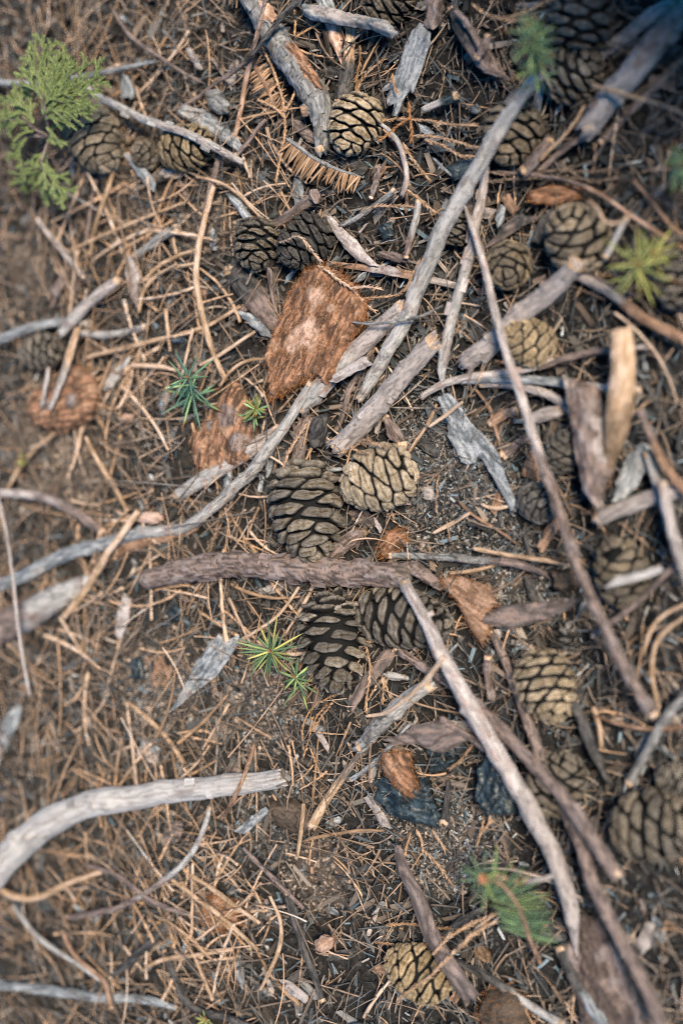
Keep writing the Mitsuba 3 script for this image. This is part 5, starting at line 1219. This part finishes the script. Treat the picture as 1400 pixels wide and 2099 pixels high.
spray('shoot', 'yellowish shoot hanging over the edge of the fishtail sliver', 'shoot', [[(804, 150), (808, 172), (816, 190)]], 21, [(204, 166, 118), (187, 149, 108)])
spray('shoot', 'braided tan shoot standing left of the fishtail sliver', 'shoot', [[(732, 196), (740, 168), (762, 142), (784, 122)]], 13, TANP)
spray('shoot', 'straight dark tan shoot above the golden tan cone', 'shoot', [[(738, 92), (738, 128), (732, 160), (730, 196)]], 14, [(167, 126, 103), (148, 110, 91)])
spray('shoot', 'slim shoot beside the curved grey stick, upper middle', 'shoot', [[(826, 292), (842, 320), (862, 346), (880, 370)]], 13, TANP)
spray('shoot', 'thick tan shoot below the curved grey stick', 'shoot', [[(828, 386), (852, 402), (874, 420), (892, 436)]], 14, TANP, leaf=.005)
spray('shoot', 'level shoot pointing right above the cream peel', 'shoot', [[(740, 432), (770, 424), (800, 422), (848, 424)]], 14, TANP)
spray('shoot', 'grey tan shoot bundle at upper right, upper strand', 'shoot', [[(1004, 352), (1060, 358), (1130, 350), (1200, 352), (1260, 348)]], 12, GREYP)
spray('shoot', 'grey tan shoot bundle at upper right, lower strand', 'shoot', [[(1000, 372), (1070, 366), (1140, 364), (1230, 372)]], 12, GREYP)
spray('shoot', 'upright shoot with a hooked top below the long dark cone', 'shoot', [[(774, 1314), (756, 1316), (758, 1360), (754, 1410), (752, 1462)]], 16, TANP)
spray('shoot', 'forked shoot with a pale spray right of the hooked shoot', 'shoot', [[(756, 1434), (770, 1410), (786, 1390)], [(786, 1390), (792, 1410), (802, 1428)], [(786, 1390), (786, 1420), (784, 1440)]], 12, TANP + [(219, 207, 175)])
spray('shoot', 'shoot fan under the charcoal slab, left arm', 'shoot', [[(842, 1706), (836, 1730), (828, 1760)], [(852, 1700), (862, 1720), (868, 1744)]], 9, TANP)
spray('shoot', 'shoot fan under the charcoal slab, right arm', 'shoot', [[(886, 1700), (900, 1722), (914, 1742)], [(868, 1744), (886, 1760), (924, 1810)]], 8, TANP)
spray('shoot', 'forked tan shoot under the black charcoal block', 'shoot', [[(976, 1736), (984, 1712), (992, 1680)], [(984, 1712), (996, 1694), (1014, 1682)], [(986, 1706), (1000, 1690), (1004, 1676)]], 10, TANP)
spray('shoot', 'knotted shoot strung over the wavy ringed chip', 'shoot', [[(982, 1508), (964, 1534), (940, 1562), (922, 1576)]], 16, [(181, 150, 118), (164, 132, 104)])
spray('shoot', 'reddish shoot to the right of the lowest seedling', 'shoot', [[(790, 1896), (830, 1894), (880, 1900), (938, 1904)]], 10, [(194, 148, 121), (175, 132, 109)])
spray('shoot', 'reddish brown shoot pointing at the driftwood splinter', 'shoot', [[(766, 1930), (800, 1936), (840, 1940), (870, 1936)]], 11, [(179, 137, 113), (163, 121, 101)])
spray('shoot', 'slender dark shoot below the black charcoal block', 'shoot', [[(1010, 1720), (1030, 1750), (1056, 1782), (1078, 1804)], [(1026, 1714), (1036, 1744), (1044, 1772)]], 9, GREYP)
spray('shoot', 'tan shoot cluster left of the tan ribbed stick', 'shoot', [[(620, 1560), (634, 1512), (640, 1470)], [(634, 1530), (646, 1560), (658, 1590)], [(640, 1500), (662, 1466), (682, 1440)]], 10, [(201, 165, 129), (184, 148, 115)], leaf=.003)
spray('shoot', 'curling tan shoots beside the weathered open cone', 'shoot', [[(622, 1536), (622, 1490), (640, 1452), (692, 1424)], [(640, 1500), (648, 1470), (670, 1446)]], 11, [(195, 157, 122), (178, 141, 110)], leaf=.003)
spray('shoot', 'straw shoot from the mauve stick to the light tan cone', 'shoot', [[(716, 914), (736, 926), (752, 930)], [(726, 916), (740, 904), (760, 900)], [(736, 908), (770, 910), (798, 916)]], [30, 34, 40], [(213, 182, 144), (196, 164, 128)])
spray('shoot', 'pale yellow shoot beside the stalk of the upright cone', 'shoot', [[(582, 960), (590, 934), (604, 908), (626, 874)]], [14, 16, 16, 16], [(230, 205, 164), (212, 185, 144)])
spray('shoot', 'drooping tan shoot tree near the brown fir needles', 'shoot', [[(566, 380), (574, 330), (584, 270), (582, 220), (572, 178), (540, 96)], [(582, 240), (556, 216), (530, 206)], [(584, 230), (602, 196), (612, 160)]], 14, [(202, 169, 134), (185, 152, 120)], leaf=.003, core=.0009)
spray('shoot', 'ochre stalk hanging left of the bluish broken stick', 'shoot', [[(604, 20), (606, 50), (604, 72)]], 16, [(204, 169, 112), (187, 152, 101)], leaf=.002, core=.0008)
spray('shoot', 'ochre stalk slanting under the flat weathered wedge', 'shoot', [[(606, 76), (630, 62), (656, 48)]], 16, [(204, 169, 112), (187, 152, 101)], leaf=.002, core=.0008)
spray('shoot', 'two tan strands arching beside the blurred green tuft', 'shoot', [[(966, 6), (990, 26), (1030, 36), (1080, 22), (1140, -6)], [(990, 26), (1040, 42), (1090, 36)]], 30, TANP)


# ---------------- shed fir twigs with brown needles
def fir_twig(label, pts, z, needle_mm, sides, pal, width=.0008, lichen=False, sag=.25):
    rg = np.random.default_rng(nseed())
    rows = [at(u, v, z / 1000) for u, v in pts]
    P, s = curve(rows, .0012)
    key = thing('fir_twig', label, 'twig')
    mm, cc, _ = limb_mesh(P, np.linspace(.0018, .0010, len(P)), s, 'lichen' if lichen else 'rust', nseed(), ('broken', 'point'))
    part(key, 'stem', mm, cc, 'wood')
    t, a, b = frames(P)
    k = int(s[-1] / .0015)
    for q in range(k):
        i = int((q + .5) / k * (len(P) - 1))
        for sd in sides:
            side = np.cross([0, 0, 1.0], t[i])
            side /= np.linalg.norm(side)
            d = side * sd + t[i] * rg.normal(-.12, .16) + np.array([0, 0, rg.uniform(-.12, .35)])
            v, f, c = blades(P[i][None], d[None], np.array([needle_mm / 1000 * rg.uniform(.75, 1.1) * (1 - .35 * abs(q / k - .4))]), np.array([width]), pick(pal, 1, rg, .12), .5, sag * rg.uniform(.3, 1.5), 6, 5, (.5, .9, 1, 1, .95, .7, .1))
            part(key, 'needle', (v, f), c, 'litter')


fir_twig('shed fir twig with a comb of hanging brown needles, right of the tan shoot tree', [(592, 286), (618, 306), (648, 326), (690, 346), (742, 362)], 16, 17, (-1,), [(186, 146, 126), (168, 128, 110), (198, 160, 138)], .0010, True)
fir_twig('small curled fir twig with brown needles under the lichen branch', [(522, 134), (540, 166), (556, 200), (572, 236)], 10, 12, (1, -1), [(190, 148, 130), (170, 130, 114), (204, 164, 144)], .0007)

# ---------------- living seedlings
seedling('bluish green seedling with long needles beside the crumpled red bark', (398, 836, 3), (386, 772, 46), [(.3, 6, .9), (.45, 7, 1.0), (.6, 7, 1.0), (.78, 8, 1.0), (.97, 9, .9)], BLUEG + [(150, 172, 136), (126, 156, 124)], 80, .0009, elev=(-25, 65))
seedling('small yellowish seedling with a short tuft on a thin red stalk', (530, 908, 4), (526, 834, 34), [(.75, 7, .8), (.97, 22, .62)], YELG[:2] + BLUEG[3:] + [(150, 164, 106)], 52, .0009, elev=(0, 60))
seedling('star shaped green seedling left of the weathered open cone', (588, 1380, 2), (556, 1334, 46), [(.45, 8, .8), (.62, 10, .9), (.82, 12, 1.0), (.97, 15, .95)], GREENP + YELG[3:], 76, .00075, elev=(-15, 60))
seedling('small drooping seedling just below the star shaped one', (612, 1402, 2), (602, 1384, 26), [(.5, 8, 1.0), (.9, 12, .9)], GREENP + [(150, 166, 100)], 62, .0009, elev=(-15, 30), sag=.2)
seedling('tall blurred green tuft above the end of the long grey branch', (1104, 176, 40), (1082, 52, 96), [(.15, 8, .8), (.3, 11, .9), (.45, 12, 1.0), (.6, 12, 1.0), (.72, 12, .9), (.84, 11, .8), (.97, 10, .6)], GREENP[:4], 62, .0008, elev=(-10, 40))
seedling('yellow green seedling with wide spread needles at the right', (1318, 580, 10), (1308, 540, 56), [(.6, 5, .9), (.8, 7, 1.0), (.97, 8, 1.0)], YELG, 88, .0008, elev=(-5, 35))
seedling('second yellow green tuft behind the wide spread one at the right', (1346, 560, 10), (1340, 518, 48), [(.7, 5, .9), (.97, 8, .9)], YELG, 68, .0008, elev=(-5, 35))
seedling('green tuft cut by the right edge at the top right', (1396, 372, 10), (1400, 338, 66), [(.7, 8, .9), (.97, 10, .9)], GREENP[:4], 66, .0009, elev=(0, 40))
seedling('tiny yellow sprout at the left edge', (46, 952, 4), (50, 940, 18), [(.9, 9, 1.0)], YELG, 20, .0009, elev=(5, 50))
seedling('tiny green sprout at the bottom edge left of centre', (424, 2096, 4), (424, 2086, 18), [(.9, 9, 1.0)], YELG, 22, .0009, elev=(5, 50))


def drooping_seedling(label, pts, zs, tip_px, cnt, needle_px):
    """The blurred low branch of a young fir: a bent stem with needles down both sides."""
    rg = np.random.default_rng(nseed())
    P, s = curve([at(u, v, z / 1000) for (u, v), z in zip(pts, zs)], .0012)
    key = thing('seedling', label, 'seedling')
    mm, cc, _ = limb_mesh(P, np.linspace(.0016, .0011, len(P)), s, 'rust', nseed(), ('broken', 'round'))
    part(key, 'stem', mm, cc, 'wood')
    t, a, b = frames(P)
    ln = needle_px * mpp(*tip_px, zs[-1] / 1000)
    for q in range(cnt):
        fr = .30 + .68 * q / cnt
        i = int(fr * (len(P) - 1))
        side = np.cross([0, 0, 1.0], t[i])
        side /= np.linalg.norm(side)
        sd = 1 if q % 2 else -1
        d = side * sd + t[i] * rg.uniform(-.1, .55) + np.array([0, 0, rg.uniform(-.35, .30)])
        v, f, c = blades(P[i][None], d[None], np.array([ln * rg.uniform(.75, 1.1)]), np.array([.00062]), pick([(104, 122, 90), (90, 110, 84), (124, 138, 96), (112, 128, 96)], 1, rg), .5, .10, 6, 5, (.5, .9, 1, 1, .9, .6, .1))
        part(key, 'needle', (v, f), c, 'leaf')
    for q in range(13):
        az = q / 13 * 6.28
        d = np.array([math.cos(az), math.sin(az), rg.uniform(-.1, .9)])
        v, f, c = blades(P[-1][None], d[None], np.array([ln * rg.uniform(.6, 1.0)]), np.array([.0006]), pick([(106, 134, 92), (94, 122, 88), (146, 152, 104)], 1, rg), .5, .10, 6, 5, (.5, .9, 1, 1, .9, .6, .1))
        part(key, 'needle', (v, f), c, 'leaf')
    v, f, c = blades(np.repeat(P[-1][None], 6, 0), np.array([[math.cos(k), math.sin(k), .8] for k in range(6)]), np.full(6, .0045), np.full(6, .0014), pick([(176, 112, 78)], 6, rg), .8)
    part(key, 'bud', (v, f), c, 'leaf')


drooping_seedling('blurred drooping green fir seedling beside the foot of the speckled stick', [(1106, 1972), (1080, 1908), (1048, 1836), (1014, 1806), (992, 1800)], [6, 34, 58, 66, 68], (1000, 1800), 60, 72)
limb(TW, 'pinkish twig reaching from the speckled stick to the drooping seedling', TW, [(1016, 1796), (1050, 1804), (1086, 1806), (1130, 1796)], [12, 13, 12, 10], [60, 56, 48, 36], 'rust', to_look='mauve')


def cedar(label):
    rg = np.random.default_rng(nseed())
    key = thing('cedar_sprig', label, 'cedar sprig')
    pal = [(112, 124, 76), (126, 136, 84), (98, 112, 72), (140, 146, 94)]
    foot, knee, head = at(128, 318, .004), at(104, 282, .045), at(88, 190, .075)
    stems = [[foot, (foot + knee) / 2 + np.array([.002, 0, .004]), knee], [knee, at(96, 240, .062), head], [knee, at(70, 262, .055), at(44, 236, .06)], [knee, at(90, 320, .05), at(84, 350, .052)], [knee, at(60, 280, .05), at(34, 296, .05)]]
    for st in stems:
        P, s = curve(st, .0012)
        mm, cc, _ = limb_mesh(P, np.linspace(.0013, .0009, len(P)), s, 'rust' if st is stems[0] else 'olive', nseed(), ('broken', 'round'))
        part(key, 'stem', mm, cc, 'wood')
    fr = [((90, 236, 66), (85, 82, 82), 1.0), ((94, 212, 68), (40, 128, 76), .95), ((94, 214, 70), (140, 118, 78), .7), ((94, 232, 66), (178, 132, 76), 1.0), ((94, 244, 62), (160, 196, 70), 1.0), ((92, 206, 70), (118, 120, 78), .55),
          ((70, 252, 60), (2, 186, 66), 1.0), ((58, 250, 58), (-14, 254, 62), .95), ((70, 250, 60), (36, 186, 70), .8), ((54, 282, 52), (22, 332, 50), 1.0), ((70, 268, 56), (30, 270, 58), .7),
          ((86, 334, 52), (136, 404, 50), 1.0), ((84, 340, 52), (32, 350, 54), .8), ((84, 344, 50), (40, 398, 44), .8), ((98, 296, 46), (84, 362, 48), .8), ((104, 268, 48), (140, 230, 46), .8), ((96, 260, 56), (130, 300, 50), .5), ((86, 350, 46), (104, 420, 40), .7)]
    for (u0, v0, z0), (u1, v1, z1), k in fr:
        p0, p1 = at(u0, v0, z0 / 1000), at(u1, v1, z1 / 1000)
        d = p1 - p0
        L = np.linalg.norm(d)
        d /= L
        nrm = np.array([.35, 0, 1.0]) + rg.normal(0, .22, 3)
        nrm -= d * (nrm @ d)
        nrm /= np.linalg.norm(nrm)
        (v, f), c = joined(flat_frond(p0, d, nrm, L * .93, rg, pal))
        part(key, 'frond', (v, f), c, 'leaf')


cedar('feathery green cedar sprig at the upper left edge')


# added stump, unseen beyond the top right corner, put there to shade it
def shade_stump():
    th, z = np.meshgrid(np.linspace(0, 2 * math.pi, 121)[:-1], np.linspace(-.05, .46, 40))
    x, y = np.cos(th), np.sin(th)
    rr = .25 + .10 * np.exp(-(z + .05) / .12) + .014 * np.sin(th * 17 + 3 * fbm(np.stack([x, y, z * .5], -1) * 3, 3, 6)) + .03 * (fbm(np.stack([x * 6, y * 6, z * 1.4], -1), 4, 8) - .5)
    top = z + (z > .3) * .09 * (fbm(np.stack([x * 3, y * 3, 0 * z], -1), 4, 5) - .5)
    v = np.stack([.60 + rr * x, .52 + rr * y, top], -1).reshape(-1, 3)
    n1 = fbm(np.stack([x * 20, y * 20, z * 5], -1), 4, 2)
    col = lin(mixc((126, 96, 78), (92, 76, 66), sstep(.35, .65, n1))).reshape(-1, 3)
    key = thing('added_stump', 'unseen red brown stump added beyond the top right corner to shade it', 'tree stump')
    part(key, 'bark', (v, tube_faces(40, 120)), col, 'wood')
    fr = np.array([1.0, .8, .55, .3, .05])
    R = rr[-1][None] * fr[:, None] * .985
    t2 = th[0][None]
    zz = top[-1][None] * fr[:, None] + (1 - fr[:, None]) * .43 - .004 + .03 * (fbm(np.stack([R * np.cos(t2) * 30, R * np.sin(t2) * 30, 0 * R], -1), 3, 4) - .5) * (fr[:, None] < 1)
    v = np.stack([.60 + R * np.cos(t2), .52 + R * np.sin(t2), zz], -1).reshape(-1, 3)
    c = np.repeat(lin((150, 128, 106))[None], len(v), 0) * (.7 + .6 * fbm(v * 60, 3, 3))[:, None]
    part(key, 'broken_top', (v, tube_faces(5, 120)), c, 'wood')


shade_stump()


# ================================================================== single twigs and chips strewn between, one entry each
LANDMARKS = [('the cedar sprig', 95, 270), ('the pale brown cone', 196, 300), ('the tan shoot tree', 575, 270), ('the long curving stalk', 405, 560), ('the orange brown lump', 120, 810),
             ('the crumpled red bark', 450, 880), ('the fibrous red slab', 640, 680), ('the bright tan stick', 230, 1130), ('the thin white stalk', 40, 1300), ('the pale lilac chip', 420, 1380),
             ('the star shaped seedling', 560, 1340), ('the bleached white branch', 300, 1630), ('the fuzzy orange patch', 445, 1872), ('the bottom left grey stick', 200, 2040), ('the dull slanting stalk', 110, 1940),
             ('the white pebble', 660, 1940), ('the lowest cone', 858, 1990), ('the drooping seedling', 1040, 1840), ('the charcoal slab', 830, 1650), ('the speckled stick', 1000, 1520), ('the largest cone', 1344, 1690),
             ('the tan lower right cone', 1118, 1405), ('the ringed purple chip', 1080, 1260), ('the peeling level stick', 560, 1170), ('the twisted grey bark', 980, 920), ('the long bare stick', 1061, 790),
             ('the split yellow stick', 1270, 800), ('the grey tan cone', 1182, 488), ('the long grey branch', 970, 350), ('the fishtail sliver', 845, 140), ('the golden tan cone', 728, 256), ('the twin dark cones', 580, 498),
             ('the thick top right stick', 1290, 150), ('the wide reddish slab', 1230, 2000), ('the dark gnarled twig', 480, 146), ('the long tan stalk', 240, 470), ('the pale mauve stick', 470, 955)]
LM_XY = np.array([at(u, v)[:2] for _, u, v in LANDMARKS])


def beside(x, y):
    return LANDMARKS[int(np.argmin(np.hypot(LM_XY[:, 0] - x, LM_XY[:, 1] - y)))][0]


FX, FY = .225, .335
strewn = 0
tries = scatter(4000, lambda p: (.16 + .84 * leftness(p)) * (1 - .8 * near(p, BARE)) * (np.abs(p[:, 0]) < FX) * (np.abs(p[:, 1]) < FY))
for x, y in tries[:300]:
    lf = leftness(np.array([[x, y]]))[0]
    tan = rng.random() < .35 + .6 * lf
    L = np.exp(rng.uniform(np.log(.022), np.log(.070 if tan else .05)))
    r = rng.uniform(.00055, .0010) * (1 + .3 * (L > .05)) * (1 + .35 * lf)
    bend = rng.normal(0, .42)
    tone = rng.integers(0, 4)
    shade, pal = [('pale tan', [(226, 198, 166)]), ('tan', [(208, 174, 142)]), ('brownish tan', [(182, 148, 120)]), ('pinkish tan', [(212, 184, 166)])][tone] if tan else \
        [('dull brown', [(138, 120, 104)]), ('dark', [(104, 96, 92)]), ('grey', [(158, 150, 142)]), ('dull tan', [(166, 144, 118)])][tone]
    size = 'short' if L < .031 else ('long' if L > .046 else 'middling')
    form = 'straight' if abs(bend) < .25 else ('curved' if abs(bend) < .8 else 'hooked')
    z = floor_z(x, y) + rng.uniform(.006, .015)
    v, f, c = strands(np.array([[x, y, z]]), np.array([rng.uniform(0, 6.28)]), np.array([rng.normal(0, .09)]), np.array([L]), np.array([r]), np.array([bend]), rng, 14, 6, pal, .45, True, .13, .05)
    w = 'tan' if tan else 'dull brown'
    thing('twig', f'{size} {form} {shade} twig lying loose near {beside(x, y)}', 'twig', f'loose {w} twigs near {beside(x, y)}', (v, f), c, 'litter')

tries = scatter(4000, lambda p: (.9 - .45 * leftness(p)) * (1 - .6 * near(p, BARE)) * (np.abs(p[:, 0]) < FX) * (np.abs(p[:, 1]) < FY))
KINDS = [('mauve', 'mauve grey'), ('bluish', 'bluish grey'), ('dark', 'dark'), ('brown', 'brown'), ('rust', 'reddish')]
for k, (x, y) in enumerate(tries[:230]):
    lk, word = KINDS[rng.choice(5, p=[.2, .22, .34, .18, .06])]
    L, W = np.exp(rng.uniform(np.log(.008), np.log(.026))), 0
    W = L * rng.uniform(.16, .42)
    an = rng.uniform(0, math.pi)
    t = np.linspace(0, 2 * math.pi, 11)[:-1] + rng.uniform(-.2, .2, 10)
    rr = rng.uniform(.75, 1.1, 10)
    lx, ly = np.cos(t) * L / 2 * rr, np.sign(np.sin(t)) * np.abs(np.sin(t)) ** .7 * W / 2 * rr
    pl = np.column_stack([x + lx * math.cos(an) - ly * math.sin(an), y + lx * math.sin(an) + ly * math.cos(an)])
    z = float(floor_z(x, y)) + rng.uniform(.004, .010)
    ms, _ = chip_mesh(pl, z, rng.uniform(.0008, .0018), lk, 700 + k, slope=rng.normal(0, .16, 2), curl=rng.normal(0, .0006), step=.0012, edge=.0006)
    mesh, col = joined(ms)
    size = 'tiny' if L < .013 else ('larger' if L > .019 else 'small')
    form = 'sliver' if W / L < .25 else ('flake' if W / L < .34 else 'broad flake')
    thing('wood_chip', f'{size} {word} {form} of bark lying loose near {beside(x, y)}', 'wood chip', f'loose {word} flakes near {beside(x, y)}', mesh, col, 'wood')
